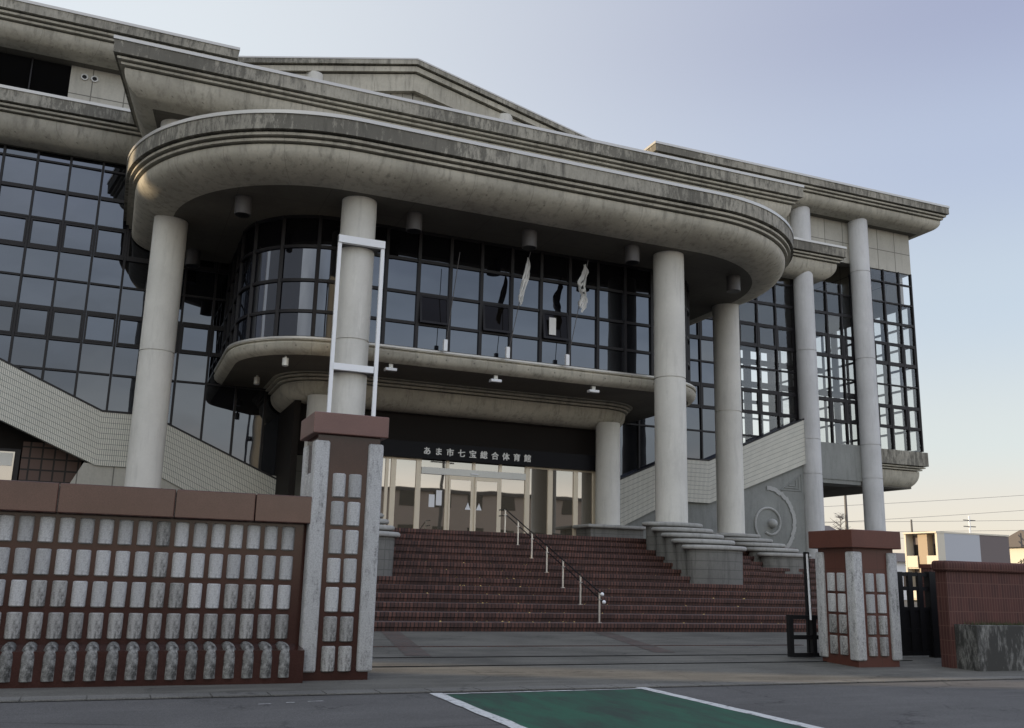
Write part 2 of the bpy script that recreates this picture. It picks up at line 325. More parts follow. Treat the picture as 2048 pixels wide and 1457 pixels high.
def worn_paint(name, c, under, lo, hi, sc_=3, stretch=(1, 1, 1)):
    m, nt, N, L, p = nodes(name); n = noise(N, L, tex(N, L, 'Object', stretch), sc_, 9, .78); f = noise(N, L, tex(N, L), 150, 3, .8)
    col = mixc(N, L, ramp(N, L, n, [(lo, 0.0), (hi, 1.0)]), c, under)
    col = mixc(N, L, ramp(N, L, f, [(.4, 0.0), (.7, .5)]), col, tuple(x*.4 for x in c))
    L.new(col, p.inputs['Base Color']); p.inputs['Roughness'].default_value = .8; return m
M_kerb = asphalt('kerb_concrete', (.135, .132, .12), .5)
M_green = worn_paint("green_road_paint", (.013, .088, .050), (.018, .036, .028), .42, .60, 1.4, (2.4, .5, 1))
M_white = worn_paint("white_road_paint", (.60, .61, .60), (.09, .092, .098), .52, .64, 9)

# ------------------------------------------------------------------ ground
prof = [(11.0, .0), (12.8, .03), (14.5, .08), (20.6, .15), (34, .15), (900, .15)]
g = MB()
for (a, za), (b, zb) in zip(prof[:4], prof[1:4]): g.face([(-80, a, za), (120, a, za), (120, b, zb), (-80, b, zb)])
tag(g.build("pavement", M_pave), kind="structure")
tag(MB().face([(-900, 20.6, .146), (900, 20.6, .146), (900, 1200, .146), (-900, 1200, .146)]).build("ground", M_ground), kind="structure")
tag(MB().face([(-80, -60, -.004), (120, -60, -.004), (120, 11.02, -.004), (-80, 11.02, -.004)]).build("road", M_asph), kind="structure")
tag(MB().face([(-900, -900, -.03), (900, -900, -.03), (900, 20.7, -.03), (-900, 20.7, -.03)]).build("terrain", M_ground), kind="structure")
tag(MB().face([(3.56, 5.5, .0), (6.33, 5.5, .0), (6.45, 10.86, .0), (3.72, 10.78, .0)]).build("green_road_surface", M_green), kind="structure")
def stripe(x0, y0, x1, y1, w, z=.004, n=22):
    d = Vector((x1-x0, y1-y0)); l = d.length; d /= l; q = Vector((-d.y, d.x)); m = MB(); e = []
    for k in range(n+1):
        c = Vector((x0, y0)) + d*l*k/n; e.append((c + q*(w/2 + random.uniform(-.012, .012)), c - q*(w/2 + random.uniform(-.012, .012))))
    for k in range(n): m.face([(*e[k][1], z), (*e[k+1][1], z), (*e[k+1][0], z), (*e[k][0], z)])
    return m
tag(stripe(3.50, 5.5, 3.66, 10.92, .15).build("road_line", M_white), "worn white line along the left edge of the green road patch", "road line", "white lines round the green patch")
tag(stripe(6.28, 5.5, 6.41, 11.06, .15).build("road_line", M_white), "worn white line along the right edge of the green road patch", "road line", "white lines round the green patch")
tag(stripe(3.74, 10.83, 6.34, 10.90, .05).build("road_line", M_white), "thin white line across the far end of the green road patch", "road line", "white lines round the green patch")
for x, y, w, l in ((1.66, 10.36, .07, "small worn paint fleck on the asphalt, leftmost of three below the left wall"), (1.93, 10.42, .05, "small worn paint fleck on the asphalt, middle of three below the left wall"), (2.2, 10.475, .09, "widest worn paint fleck on the asphalt, rightmost of three below the left wall")):
    tag(MB().face([(x-w, y-.025, .004), (x-w*.2, y-.012, .004), (x+w, y-.01, .004), (x+w*.8, y+.018, .004), (x+w*.1, y+.01, .004), (x-w*.8, y+.006, .004)]).build("paint_fleck", M_white), l, "road marking", "worn paint flecks")
tag(MB().face([(-80, 10.98, .003), (120, 10.98, .003), (120, 11.0, .003), (-80, 11.0, .003)]).build("road_joint", M_black), kind="structure")
gk = MB()
for k in range(-14, 60): gk.box(k*.61, k*.61+.595, 11.02, 11.33, -.05, .012)
tag(gk.build("kerb_strip", M_kerb), kind="structure")
for nm, y, z in (("gate_rail", 13.55, .056), ("gate_rail", 14.65, .086)):
    tag(MB().box(3.1, 13.4, y-.03, y+.03, z-.05, z+.006).build(nm, M_black), "dark steel gate track across the driveway, %s one" % ("nearer" if y < 14 else "farther"), "gate track", "gate tracks in the driveway")
for x0, y0, x1, y1, w in ((5.75, 20.3, 4.7, 14.9, "left of the handrail"), (10.75, 20.2, 9.35, 15.2, "right of the handrail foot")):
    m = MB(); d = Vector((x1-x0, y1-y0)).normalized(); q = Vector((-d.y, d.x))*.20; z = lambda y: .08 + (y-14.5)*.07/6.1 + .006
    m.face([(x0+q.x, y0+q.y, z(y0)), (x0-q.x, y0-q.y, z(y0)), (x1-q.x, y1-q.y, z(y1)), (x1+q.x, y1+q.y, z(y1))][::-1])
    tag(m.build("brick_strip", M_strip), "slanting red brick strip in the driveway, %s" % w, "paving strip", "red brick strips in the driveway")
    tag(m, ) if 0 else None
tag(MB().box(3.2, 13.5, 16.55, 16.67, .09, .112).build("brick_strip", M_tread), "thin red brick line across the driveway behind the gate tracks", "paving strip", "red brick strips in the driveway")

# ------------------------------------------------------------------ the sports hall
hall = thing("sports_hall", (11, 33, .15), "large grey concrete sports hall with round columns, canopies and dark glass walls", "sports hall")
CU = 11.0
def column(x, y, r, z0, z1, joints=(), m=None, label=None):
    p = [(r, z0)]
    for j in sorted(joints): p += [(r, j-.02), (r-.025, j-.02), (r-.025, j+.02), (r, j+.02)]
    p += [(r, z1)]
    o = MB().lathe(x, y, p, 48).build("column", m or M_colm, hall, 40)
    if label: o['label'] = label
    return o
for x in (5.73, 16.1): column(x, 25.7, .5, 2.2, 11.95, (7.64,))
for x in (.82, 21.25): column(x, 29.85, .5, .1, 11.95, (7.64,))
for x in (5.85, 16.15): column(x, 29.95, .435, 3.0, 6.8)
for s in (-1, 1):
    column(CU + s*16.8, 33.1, .44, .1, 18.4, (6.0, 7.5, 11.45, 15.6), M_colb)
    column(CU + s*20.15, 33.1, .44, .1, 18.4, (6.0, 7.5, 11.45, 15.6), M_colb)
    column(CU + s*10.35, 29.4, .45, 13.2, 15.1)

def cornice_prof(zt, zf, zg, zb, d0, db, n=10, step=.1, deep=.2):
    # fascia, three shadow grooves stepping in, quarter-round soffit
    p = [(0, zt), (0, zf)]; h = (zf - zg) / 3
    for k in range(3):
        a = step*k; b = step*(k+1)
        p += [(b + deep, zf - h*k - .001), (b + deep, zf - h*k - h*.42), (b, zf - h*k - h*.42), (b, zf - h*(k+1))]
    i0 = step*3
    p[-1] = (i0, zg + .001)
    for k in range(n+1):
        t = R(90*k/n); p.append((i0 + db*(1 - math.cos(t)), zg - (zg - zb)*math.sin(t)))
    return p
def cornice(name, path, zt, zf, zg, zb, db, label=None, top=True, step=.1, coping=True, cm=None):
    pr = cornice_prof(zt, zf, zg, zb, 0, db, step=step)
    o = MB().sweep(path, pr[2:], False).build(name, M_conc, hall, 35)
    f = MB().sweep(path, [(.9, zt-.006)] + pr[:3] , False).build("fascia", M_fascia, o, 30)
    inner = offset(path, pr[-1][0], False); outer = offset(path, .02, False)
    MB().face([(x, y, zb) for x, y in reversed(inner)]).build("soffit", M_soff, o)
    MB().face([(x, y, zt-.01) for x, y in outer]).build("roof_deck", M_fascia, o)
    if coping: MB().sweep(path, [(.22, zt+.05), (-.03, zt+.05), (-.03, zt-.05), (.004, zt-.05)], False).build("coping", cm or M_metal, o, 30)
    if label: o['label'] = label
    return o
low = [(-.6, 33.3)] + arc(5.35, 29.5, 5.95, 180, 270, 28) + arc(16.65, 29.5, 5.95, 270, 360, 28) + [(22.6, 33.3)]
cornice("entrance_canopy", low, 13.28, 12.80, 12.42, 11.81, 1.15, "lower entrance canopy with rounded ends")
up = [(-7.55, 33.38), (-7.55, 32.2), (-.6, 32.2), (-1.3, 27.5), (23.3, 27.5), (22.6, 32.2), (29.55, 32.2), (29.55, 33.38)]
cornice("upper_canopy", up, 16.30, 15.85, 15.5, 14.8, .75, "straight upper canopy with sharp corners")
for s in (-1, 1):
    a, b = (CU - 24.85, CU - 8.5) if s < 0 else (CU + 8.5, CU + 24.85)
    yb = 60 if s < 0 else 45.5
    rp = [(a, yb), (a, 32), (b, 32), (b, yb)]
    cornice("wing_roof", rp, 19.32, 18.96, 18.58, 18.1, .75, coping=True)

# tiled upper wall of the wings
def wallbox(name, x0, x1, y0, y1, z0, z1, m, lab=None):
    o = MB().box(x0, x1, y0, y1, z0, z1).build(name, m, hall)
    if lab: o['label'] = lab
    return o
wallbox("upper_wall", CU+8.6, 34.55, 33.36, 33.9, 16.1, 18.3, M_panel)
wallbox("upper_wall", -2.8, CU-8.6, 33.36, 33.9, 14.9, 18.3, M_panel)
wallbox("upper_wall", -12.6, -2.8, 33.36, 33.9, 14.9, 16.85, M_panel)
wallbox("side_wall", 34.2, 34.55, 33.92, 44.4, 14.65, 18.3, M_panel)
wallbox("side_wall", -12.6, -12.2, 33.92, 59, .1, 18.3, M_panel)
wallbox("hall_wall", CU-8.4, CU+8.4, 33.6, 34.0, 14.9, 17.5, M_panel)
wallbox("rear_wall", -12.2, 24.0, 58.2, 58.6, .1, 19.0, M_panel)
# louvre band upper left
lv = MB()
for k in range(16): lv.face([(-12.6, 33.5, 16.88+k*.08), (-2.8, 33.5, 16.88+k*.08), (-2.8, 33.42, 16.94+k*.08), (-12.6, 33.42, 16.94+k*.08)])
lo = lv.build("louvre", M_black, hall); lo['label'] = "black louvre band under the left roof"
MB().box(-12.6, -2.8, 33.55, 33.7, 16.8, 18.3).build("backing", M_dark, lo)
for u in (-4.0, -8.0): MB().box(u-.02, u+.02, 33.38, 33.5, 16.87, 18.2).build("mullion", M_bronze, lo)
for x in (-2.36, -2.04):
    v = MB(); 
    for k in range(24):
        a, b = 2*math.pi*k/24, 2*math.pi*(k+1)/24
        P_ = lambda r, t, y: (x + r*math.cos(t), y, 17.74 + r*math.sin(t))
        v.face([P_(.115, a, 33.30), P_(.115, b, 33.30), P_(.075, b, 33.30), P_(.075, a, 33.30)][::-1]); v.face([P_(.115, a, 33.30), P_(.115, a, 33.37), P_(.115, b, 33.37), P_(.115, b, 33.30)])
    vo = v.build("vent", M_metal, hall, fixn=True)
    MB().lathe(0, 0, [(.075, 0), (.001, .001)], 20).build("vent_hole", M_black, vo)
    h = [c for c in COL.objects if c.parent == vo][0]; h.data.transform(Matrix.Translation(Vector((x, 33.34, 17.74)) - 0*Vector(ORG[hall.name])) @ Matrix.Rotation(R(90), 4, 'X') @ Matrix.Translation(ORG[hall.name])); h.data.transform(Matrix.Translation(-ORG[hall.name]))

# gable of the big roof behind
def gable():
    y0 = 39.0; hw = 24.0; s = .236; za = 24.78
    def layer(t0, t1, ya, yb): # band between t0 and t1 under the roof line
        return [(CU-hw, za-hw*s-t0), (CU-hw, za-hw*s-t1), (CU, za-t1), (CU+hw, za-hw*s-t1), (CU+hw, za-hw*s-t0), (CU, za-t0)], ya, yb
    o = MB().prism_xz(*layer(0, .26, y0, 60)).build("gable_roof", M_fascia, hall, fixn=True)
    MB().prism_xz(*layer(.26, .33, y0+.22, 58)).build("groove", M_dark, o, fixn=True)
    MB().prism_xz(*layer(.33, .58, y0+.12, 58)).build("rake_trim", M_conc, o, fixn=True)
    MB().prism_xz(*layer(.58, .66, y0+.34, 58)).build("groove", M_dark, o, fixn=True)
    MB().prism_xz(*layer(.66, 1.5, y0+.26, 58)).build("rake_beam", M_conc, o, fixn=True)
    MB().prism_xz(*layer(-.03, .04, y0-.02, y0+.2)).build("coping", M_metal, o, fixn=True)
    w = MB().prism_xz([(CU-20, 15), (CU+20, 15), (CU+20, za-20*s-1.5), (CU, za-1.5), (CU-20, za-20*s-1.5)], y0+.55, y0+.9).build("gable_wall", M_panel, hall, fixn=True)
    for k in range(-9, 10): MB().box(CU+k*1.05-.015, CU+k*1.05+.015, y0+.53, y0+.56, 16, za-abs(k)*1.05*s-1.5).build("joint", M_dark, w)
    for dx in (-4.6, 4.6): MB().lathe(CU+dx, y0+.5, [(.42, 15), (.42, za-4.6*s-.62)], 28).build("column", M_colm, hall, 40)
gable()

# sloping white tiled band of the inner stairs
TOPL = [(-12.5, 11.5), (-.54, 6.2), (.91, 6.2), (5.4, 4.24)]
TOPR = [(16.75, 4.5), (20.7, 6.2), (22.46, 6.2), (27.42, 8.35)]
def interp(pl, u):
    for (a, za), (b, zb) in zip(pl, pl[1:]):
        if a <= u <= b: return za + (zb-za)*(u-a)/(b-a)
    return pl[0][1] if u < pl[0][0] else pl[-1][1]
def band(pl, y, hs, hf, lab):
    m = MB(); run = 0
    for (a, za), (b, zb) in zip(pl, pl[1:]):
        l = math.hypot(b-a, zb-za); flat = abs(za-zb) < .01
        ha = hf if flat else hs
        b0, b1 = za - (hf if (flat or a in (-.54, .91, 20.7, 22.46)) else hs), zb - (hf if (flat or b in (-.54, .91, 20.7, 22.46)) else hs)
        m.face([(a, y, b0), (b, y, b1), (b, y, zb), (a, y, za)], [(run, 0), (run+l, 0), (run+l, 1.85), (run, 1.85)])
        m.face([(a, y, za), (b, y, zb), (b, y+.42, zb), (a, y+.42, za)]); m.face([(a, y+.42, b0), (b, y+.42, b1), (b, y, b1), (a, y, b0)]); run += l
    a, za = pl[0]; b, zb = pl[-1]
    m.face([(b, y, zb-hs), (b, y+.42, zb-hs), (b, y+.42, zb), (b, y, zb)]); m.face([(a, y+.42, za-hs), (a, y, za-hs), (a, y, za), (a, y+.42, za)])
    o = m.build("stair_cladding", M_tile, hall); o['label'] = lab
    t = MB()
    for (a, za), (b, zb) in zip(pl, pl[1:]):
        t.face([(a, y-.02, za), (b, y-.02, zb), (b, y-.02, zb+.06), (a, y-.02, za+.06)]); t.face([(a, y-.02, za+.06), (b, y-.02, zb+.06), (b, y+.45, zb+.06), (a, y+.45, za+.06)])
    t.build("capping", M_bronze, o)
band(TOPL, 32.95, 1.92, 1.72, "white tiled stair band falling to the right"); band(TOPR, 32.95, 1.92, 1.72, "white tiled stair band rising to the right")

# curtain walls
ZR = [7.5 + k for k in range(9)]
def curtain(us, zlow, ztop, glass, lab=None, y=33.4, heavy=(), zs=ZR, hz=(), ops=(8.5, 11.5)):
    fr = MB()
    for u in us:
        w = .085 if u in heavy else .036; fr.box(u-w, u+w, y-.06, y+.08, zlow(u)-.2, ztop)
    u0, u1 = us[0], us[-1]
    for a, b in zip(us, us[1:]):
        for z in zs:
            zl = max(zlow(a), zlow(b)); zl0 = min(zlow(a), zlow(b)); w = .06 if z in hz else .032
            if z > zl0 and z < ztop: fr.box(a+.045, b-.045, y-.055, y+.07, z-w, z+w)
    for a, b in zip(us, us[1:]):
        for z in ops:      # operable lights with heavier sashes
            if z > max(zlow(a), zlow(b)) and z + 1 < ztop:
                for q in ((a+.045, a+.105, z+.04, z+.96), (b-.105, b-.045, z+.04, z+.96), (a+.105, b-.105, z+.04, z+.10), (a+.105, b-.105, z+.90, z+.96)): fr.box(q[0], q[1], y-.05, y+.05, q[2], q[3])
    o = fr.build("curtain_wall", M_bronze, hall)
    if lab: o['label'] = lab
    gm = MB(); rr = random.Random(int(us[0]*7) + 50)
    for a, b in zip(us, us[1:]):       # every pane sits a hair differently in its frame
        cuts = [min(zlow(a), zlow(b)) - .3] + [z for z in zs if min(zlow(a), zlow(b)) - .2 < z < ztop - .05] + [ztop]
        for z0, z1 in zip(cuts, cuts[1:]):
            t1, t2 = rr.gauss(0, .006), rr.gauss(0, .006)
            gm.face([(a, y+.02-t1-t2, z0), (b, y+.02+t1-t2, z0), (b, y+.02+t1+t2, z1), (a, y+.02-t1+t2, z1)])
    gm.build("glass", glass, o); return o
ul = [-12.4 + k for k in range(18)] + [5.6]
ul = [round(.58 + k, 2) for k in range(-13, 6)]
curtain(ul, lambda u: interp(TOPL, u), 14.95, M_glass, "dark curtain wall of the left wing", heavy=(), hz=(9.5, 11.5, 13.5))
ur = [16.42 + k for k in range(8)]
curtain(ur, lambda u: interp(TOPR, u), 14.95, M_glass, "dark curtain wall right of the entrance", hz=(9.5, 11.5, 13.5))
curtain([23.42, 24.42, 25.42, 26.42, 27.4], lambda u: interp(TOPR, u), 14.95, M_glasst, "see-through glazed bay left of the outer columns", hz=(9.5, 11.5, 13.5))
curtain([28.2, 29.3, 30.15, 30.8], lambda u: 7.7, 15.0, M_glasst, "see-through glazed bay between the outer columns", hz=(9.5, 11.5, 13.5))
curtain([31.5, 31.98, 32.8, 33.75, 34.52], lambda u: 7.7, 16.12, M_glasst, "see-through glazed bay at the right corner", hz=(9.5, 11.5, 13.5))
wallbox("pier", 27.4, 28.15, 33.3, 33.5, 7.5, 15.0, M_bronze); wallbox("pier", 30.8, 31.45, 33.3, 33.5, 7.5, 15.6, M_bronze)
# side and rear glazing of the right wing, seen through the front
sg = MB(); sgl = MB()
for k in range(0, 13):
    y = 33.46 + k*.9; w = .05 if k % 2 else .2; sg.box(34.46, 34.56, y-w if k else y, y+w, 7.5, 14.6)
for k in range(8):
    z = 7.55 + k; sg.box(34.47, 34.55, 33.5, 44.2, z-.05, z+.05)
so = sg.build("side_glazing", M_bronze, hall)
sgl.face([(34.52, 33.5, 7.5), (34.52, 44.2, 7.5), (34.52, 44.2, 14.6), (34.52, 33.5, 14.6)]).build("glass", M_glassc, so)
rg = MB()
for k in range(0, 13):
    x = 23.9 + k*.9; w = .05 if k % 2 else .22; rg.box(x-w, x+w, 44.2, 44.35, 7.5, 14.6)
for k in range(8): rg.box(23.8, 34.4, 44.2, 44.3, 7.5 + k - (.05 if k % 2 else .14), 7.5 + k + .05)
rg.build("rear_glazing", M_bronze, hall)
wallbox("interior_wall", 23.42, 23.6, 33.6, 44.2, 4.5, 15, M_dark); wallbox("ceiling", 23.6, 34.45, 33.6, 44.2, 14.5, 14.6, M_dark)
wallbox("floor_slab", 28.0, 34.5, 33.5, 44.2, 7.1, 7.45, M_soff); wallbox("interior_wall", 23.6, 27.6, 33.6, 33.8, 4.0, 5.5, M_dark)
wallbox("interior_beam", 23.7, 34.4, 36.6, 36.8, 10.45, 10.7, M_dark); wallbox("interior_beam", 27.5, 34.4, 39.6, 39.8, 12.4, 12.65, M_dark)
# bottom edge of the right wing
bl = [(31.0, 33.3), (34.75, 33.3), (34.75, 46)]
cornice("base_cornice", bl, 7.46, 6.82, 6.52, 5.78, .6, coping=False)
wallbox("base_beam", 27.9, 31.2, 33.28, 33.9, 5.9, 7.5, M_relief); wallbox("underside", 27.7, 34.2, 33.9, 46, 5.8, 6.0, M_soff)
wallbox("haunch", 28.25, 30.7, 33.32, 34.4, 5.72, 5.9, M_relief)
# relief wall under the right stair band
def relief():
    top = [(16.9, 3.0), (20.7, 4.6), (22.46, 4.6), (27.36, 6.6)]
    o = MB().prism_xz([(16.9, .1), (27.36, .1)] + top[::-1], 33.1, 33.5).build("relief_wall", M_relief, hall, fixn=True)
    c = Vector((25.6, 0, 3.78))
    m = MB(); pts = [(c.x-.12 + (.42 + .34*t)*math.cos(R(-120 + 330*t)), 33.08, c.z + .03 + (.42 + .34*t)*math.sin(R(-120 + 330*t))) for t in [k/40 for k in range(41)]]
    pts += [(c.x-.12 + (.76)*math.cos(R(210)) + .35*k/6, 33.08, c.z + .03 + .76*math.sin(R(210)) - .62*k/6) for k in range(1, 7)]
    m.tube(pts, .05, 6).build("spiral", M_white_relief, o, 50)
    m = MB(); rr = random.Random(3)
    for k in range(34):
        a0, a1 = R(88 - 146*k/34), R(88 - 146*(k+1)/34); j = rr.uniform(-.03, .03)
        f = lambda r, a, y: (c.x - .25 + r*math.cos(a), y, c.z + .12 + r*math.sin(a))
        m.face([f(1.31+j, a0, 33.06), f(1.49+j, a0, 33.06), f(1.49+j, a1, 33.06), f(1.31+j, a1, 33.06)]); m.face([f(1.49+j, a0, 33.06), f(1.49+j, a0, 33.12), f(1.49+j, a1, 33.12), f(1.49+j, a1, 33.06)])
    m.build("crescent", M_white_relief, o, fixn=True)
    b = bmesh.new(); bmesh.ops.create_uvsphere(b, u_segments=24, v_segments=14, radius=1)
    for w in b.verts: w.co = Vector((c.x + w.co.x*.2, 33.08 + w.co.y*.28, c.z + .03 + w.co.z*.2))
    MB().bm(b).build("boss", M_white_relief, o, 60)
    for k, s in enumerate((.62, .42, .22)):
        m = MB(); x, z = 26.75, 5.55; t = .035
        q = [(x-s, z-s*.5), (x+s*.75, z-s*.5), (x+s*.75, z+s*.7)]
        for (a, za), (b_, zb) in zip(q, q[1:] + q[:1]):
            m.tube([(a, 33.09, za), (b_, 33.09, zb)], .02, 5)
        m.build("angular_relief", M_relief, o)
relief()
# left ground floor under the stair band
wallbox("ground_floor_wall", -12.4, 5.2, 34.2, 34.5, .1, 9.6, M_dark)
wallbox("brick_panel", -2.75, -1.0, 34.0, 34.18, .1, 5.2, M_gridw)
wo = MB().box(-4.6, -2.8, 34.05, 34.15, .2, 4.95).build("window", M_bronze, hall)
MB().box(-3.75, -2.95, 33.98, 34.04, 3.3, 4.85).build("pane", M_door, wo); MB().box(-3.7, -3.0, 33.95, 33.97, 4.4, 4.8).build("blind", M_aluw, wo); MB().box(-4.5, -3.9, 33.98, 34.04, 3.3, 4.85).build("pane", M_door, wo)
bb = MB().prism_xz([(-1.55, 3.2), (6, 3.2), (6, 4.5), (-.9, 4.55)], 33.0, 34.0).build("abutment", M_panel, hall, fixn=True)
wallbox("plinth_wall", -1.0, 6.0, 33.05, 33.9, .1, 3.2, M_panel)

# balcony box over the entrance
bal = [(2.8, 33.35)] + arc(5.6, 29.75, 2.8, 180, 270, 18) + arc(16.4, 29.75, 2.8, 270, 360, 18) + [(19.2, 33.35)]
bo = MB().sweep(bal, [(.35, 7.98), (.02, 7.98), (0, 7.95), (0, 7.91), (.07, 7.90), (.07, 7.87), (.03, 7.86), (.0, 7.82), (.03, 7.68), (.12, 7.58), (.28, 7.52)]).build("balcony", M_conc, hall, 35)
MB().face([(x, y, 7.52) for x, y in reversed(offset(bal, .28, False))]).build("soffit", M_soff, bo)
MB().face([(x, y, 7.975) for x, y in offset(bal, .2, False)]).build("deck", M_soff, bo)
MB().sweep(bal, [(.12, 8.0), (-.015, 8.0), (-.015, 7.945), (.0, 7.945)]).build("coping", M_metal, bo, 30)
gl = offset(bal, .22, False)                 # glass line
def resample():
    us = [11.15 + 1.035*k for k in range(-5, 6)]; front = [(u, 27.17) for u in us]
    lft = [(5.6 + 2.58*math.cos(R(a)), 29.75 + 2.58*math.sin(R(a))) for a in (180, 205, 230, 255)]
    rgt = [(16.4 + 2.58*math.cos(R(a)), 29.75 + 2.58*math.sin(R(a))) for a in (285, 310, 335, 360)]
    return [(3.02, 33.3), (3.02, 32.1), (3.02, 30.9)] + lft + front + rgt + [(18.98, 30.9), (18.98, 32.1), (18.98, 33.3)]
mul = resample(); ZB = [8.02, 8.83, 9.78, 10.83]
bw = MB(); wide = (8.05, 9.08, 10.11, 11.15, 12.18, 13.22, 14.25)
for x, y in mul: w = .05; bw.box(x-w, x+w, y-.05, y+.07, 7.98, 11.81)
def railpath(z, w, d=.03): return [(-d, z+w), (-d, z-w)]
for z in ZB + [11.77]:
    w = .045
    bw.sweep(gl, [(.1, z+w), (-.03, z+w), (-.03, z-w), (.1, z-w)])
bwo = bw.build("balcony_window", M_bronze, hall, 30); bwo['label'] = "band of dark windows with rounded ends over the entrance"
gz = offset(gl, .03, False); opened = [(8.045, 9.08), (10.115, 11.15), (12.185, 13.22)]
gm = MB(); gm.sweep(gz, [(0, 8.83), (0, 8.0)]); gm.sweep(gz, [(0, 10.83), (0, 9.78)])
fr_l = [p for p in gz if p[0] < 8.0 and not (p[0] > 6 and p[1] > 33)]; 
fl = [p for p in gz[:20]] + [(8.045, gz[19][1])]; gm.sweep(fl, [(0, 9.78), (0, 8.83)])
fy = 27.20
fl = [(13.22, fy)] + [p for p in gz[20:]]; gm.sweep(fl, [(0, 9.78), (0, 8.83)])
for a, b in ((9.08, 10.115), (11.15, 12.185)): gm.sweep([(a, fy), (b, fy)], [(0, 9.78), (0, 8.83)])
gm.build("glass", M_glass, bwo, 40)
MB().sweep(gz, [(0, 11.8), (0, 10.83)]).build("spandrel", M_glassd, bwo, 40)
MB().sweep(offset(gz, .8, False), [(0, 11.8), (0, 8.0)]).build("curtain", M_dark, bwo)  # dark sheet behind the open sashes, standing for the unlit interior
for a, b in opened:
    m = MB(); t = R(8); h = .92
    f = lambda x, s, d=0: (x, 27.13 - math.sin(t)*s + d, 9.76 - math.cos(t)*s)
    for x0, x1, s0, s1 in ((a+.05, a+.12, 0, h), (b-.12, b-.05, 0, h), (a+.12, b-.12, 0, .07), (a+.12, b-.12, h-.07, h)):
        m.face([f(x0, s1), f(x1, s1), f(x1, s0), f(x0, s0)]); m.face([f(x0, s1, .04), f(x0, s0, .04), f(x1, s0, .04), f(x1, s1, .04)])
        m.face([f(x0, s1), f(x0, s1, .04), f(x1, s1, .04), f(x1, s1)])
    w = m.build("window", M_bronze, hall); w['label'] = "window tilted open above the entrance"
    m = MB(); m.face([f(a+.12, h-.07, .02), f(b-.12, h-.07, .02), f(b-.12, .07, .02), f(a+.12, .07, .02)]).build("pane", M_opang, w)
MB().box(12.42, 12.66, 27.0, 27.01, 8.98, 9.55).build("paper_notice", M_flag, hall)

# bracket cornice, dark entrance wall, sign, doors
br = [(4.45, 33.2), (4.45, 31.2)] + arc(6.1, 31.05, 1.65, 180, 270, 8) + arc(15.9, 31.05, 1.65, 270, 360, 8) + [(17.55, 31.2), (17.55, 33.2)]
bp = cornice_prof(7.56, 7.5, 7.2, 6.62, 0, .75, step=.09, deep=.13)
b2 = MB().sweep(br, bp).build("bracket_cornice", M_conc, hall, 35)
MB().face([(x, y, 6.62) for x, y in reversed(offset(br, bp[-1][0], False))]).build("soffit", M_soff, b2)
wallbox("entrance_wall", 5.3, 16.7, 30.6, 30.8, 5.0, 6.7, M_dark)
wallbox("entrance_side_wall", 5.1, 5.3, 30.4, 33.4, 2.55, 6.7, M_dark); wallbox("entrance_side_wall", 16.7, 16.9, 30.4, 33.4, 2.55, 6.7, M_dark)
sg = MB().box(6.2, 15.9, 30.25, 30.58, 5.12, 5.66).build("sign_band", M_sign, hall)
def letters():
    word = "あま市七宝総合体育館"; n = len(word)
    for k, ch in enumerate(word):
        cu = bpy.data.curves.new("letter", 'FONT'); cu.body = ch; cu.size = .27; cu.align_x = 'CENTER'; cu.extrude = .012; cu.resolution_u = 3
        t = bpy.data.objects.new("letter", cu); COL.objects.link(t); bpy.context.view_layer.update()
        me = bpy.data.meshes.new_from_object(t.evaluated_get(bpy.context.evaluated_depsgraph_get())); bpy.data.objects.remove(t)
        base = bmesh.new()
        for q, (dx, dy) in enumerate(((0, 0), (-.006, .004), (.006, .004), (-.006, -.004), (.006, -.004))):   # thickened strokes
            w = bmesh.new(); w.from_mesh(me); w.transform(Matrix.Translation((dx, dy, .001*q))); tm = bpy.data.meshes.new("tm"); w.to_mesh(tm); w.free(); base.from_mesh(tm); bpy.data.meshes.remove(tm)
        base.to_mesh(me); base.free()
        me.transform(Matrix.Translation(Vector((9.52 + 3.64*k/(n-1), 30.236, 5.275)) - ORG[hall.name]) @ Matrix.Rotation(R(90), 4, 'X'))
        me.materials.clear(); me.materials.append(M_letter); o = bpy.data.objects.new("letter", me); COL.objects.link(o); o.parent = sg
letters()
DX = [8.25, 8.47, 9.33, 10.34, 11.28, 12.25, 13.27, 14.15, 15.14, 15.87]
dz0, dz1 = 2.62, 5.14; y = 30.5
df = MB()
for k, x in enumerate([7.3] + DX):
    w = .085 if x in (8.47, 9.33, 13.27, 14.15, 15.14) else .05; df.box(x-w, x+w, y-.06, y+.06, dz0, dz1)
df.box(7.2, 15.9, y-.07, y+.07, 2.56, dz0+.06); df.box(7.2, 9.3, y-.05, y+.05, dz1-.08, dz1); df.box(13.3, 15.9, y-.05, y+.05, dz1-.08, dz1)
dfo = df.build("entrance_screen", M_alu, hall); dfo['label'] = "champagne coloured aluminium door screen"
MB().box(9.42, 13.19, y-.09, y+.07, 4.64, 4.86).build("door_header", M_aluw, dfo); MB().box(11.15, 11.42, y-.13, y-.09, 4.70, 4.74).build("sensor", M_frame, dfo)
MB().box(7.2, 15.9, y-.01, y+.01, 2.7, 5.1).build("glass", M_door, dfo)
for a, b in ((10.39, 11.24), (11.32, 12.2)):
    m = MB().box(a, a+.06, y-.1, y-.06, 2.64, 4.63).box(b-.06, b, y-.1, y-.06, 2.64, 4.63).box(a+.06, b-.06, y-.1, y-.06, 4.5, 4.63).box(a+.06, b-.06, y-.1, y-.06, 2.64, 2.72)
    d = m.build("sliding_door", M_alu, hall); MB().box(a+.06, b-.06, y-.085, y-.075, 2.72, 4.5).build("pane", M_door, d)
    sx = b-.16 if a < 11 else a+.16
    MB().face([(sx-.1, y-.105, 3.52), (sx+.1, y-.105, 3.52), (sx, y-.105, 3.76)]).build("sticker", M_frame, d)
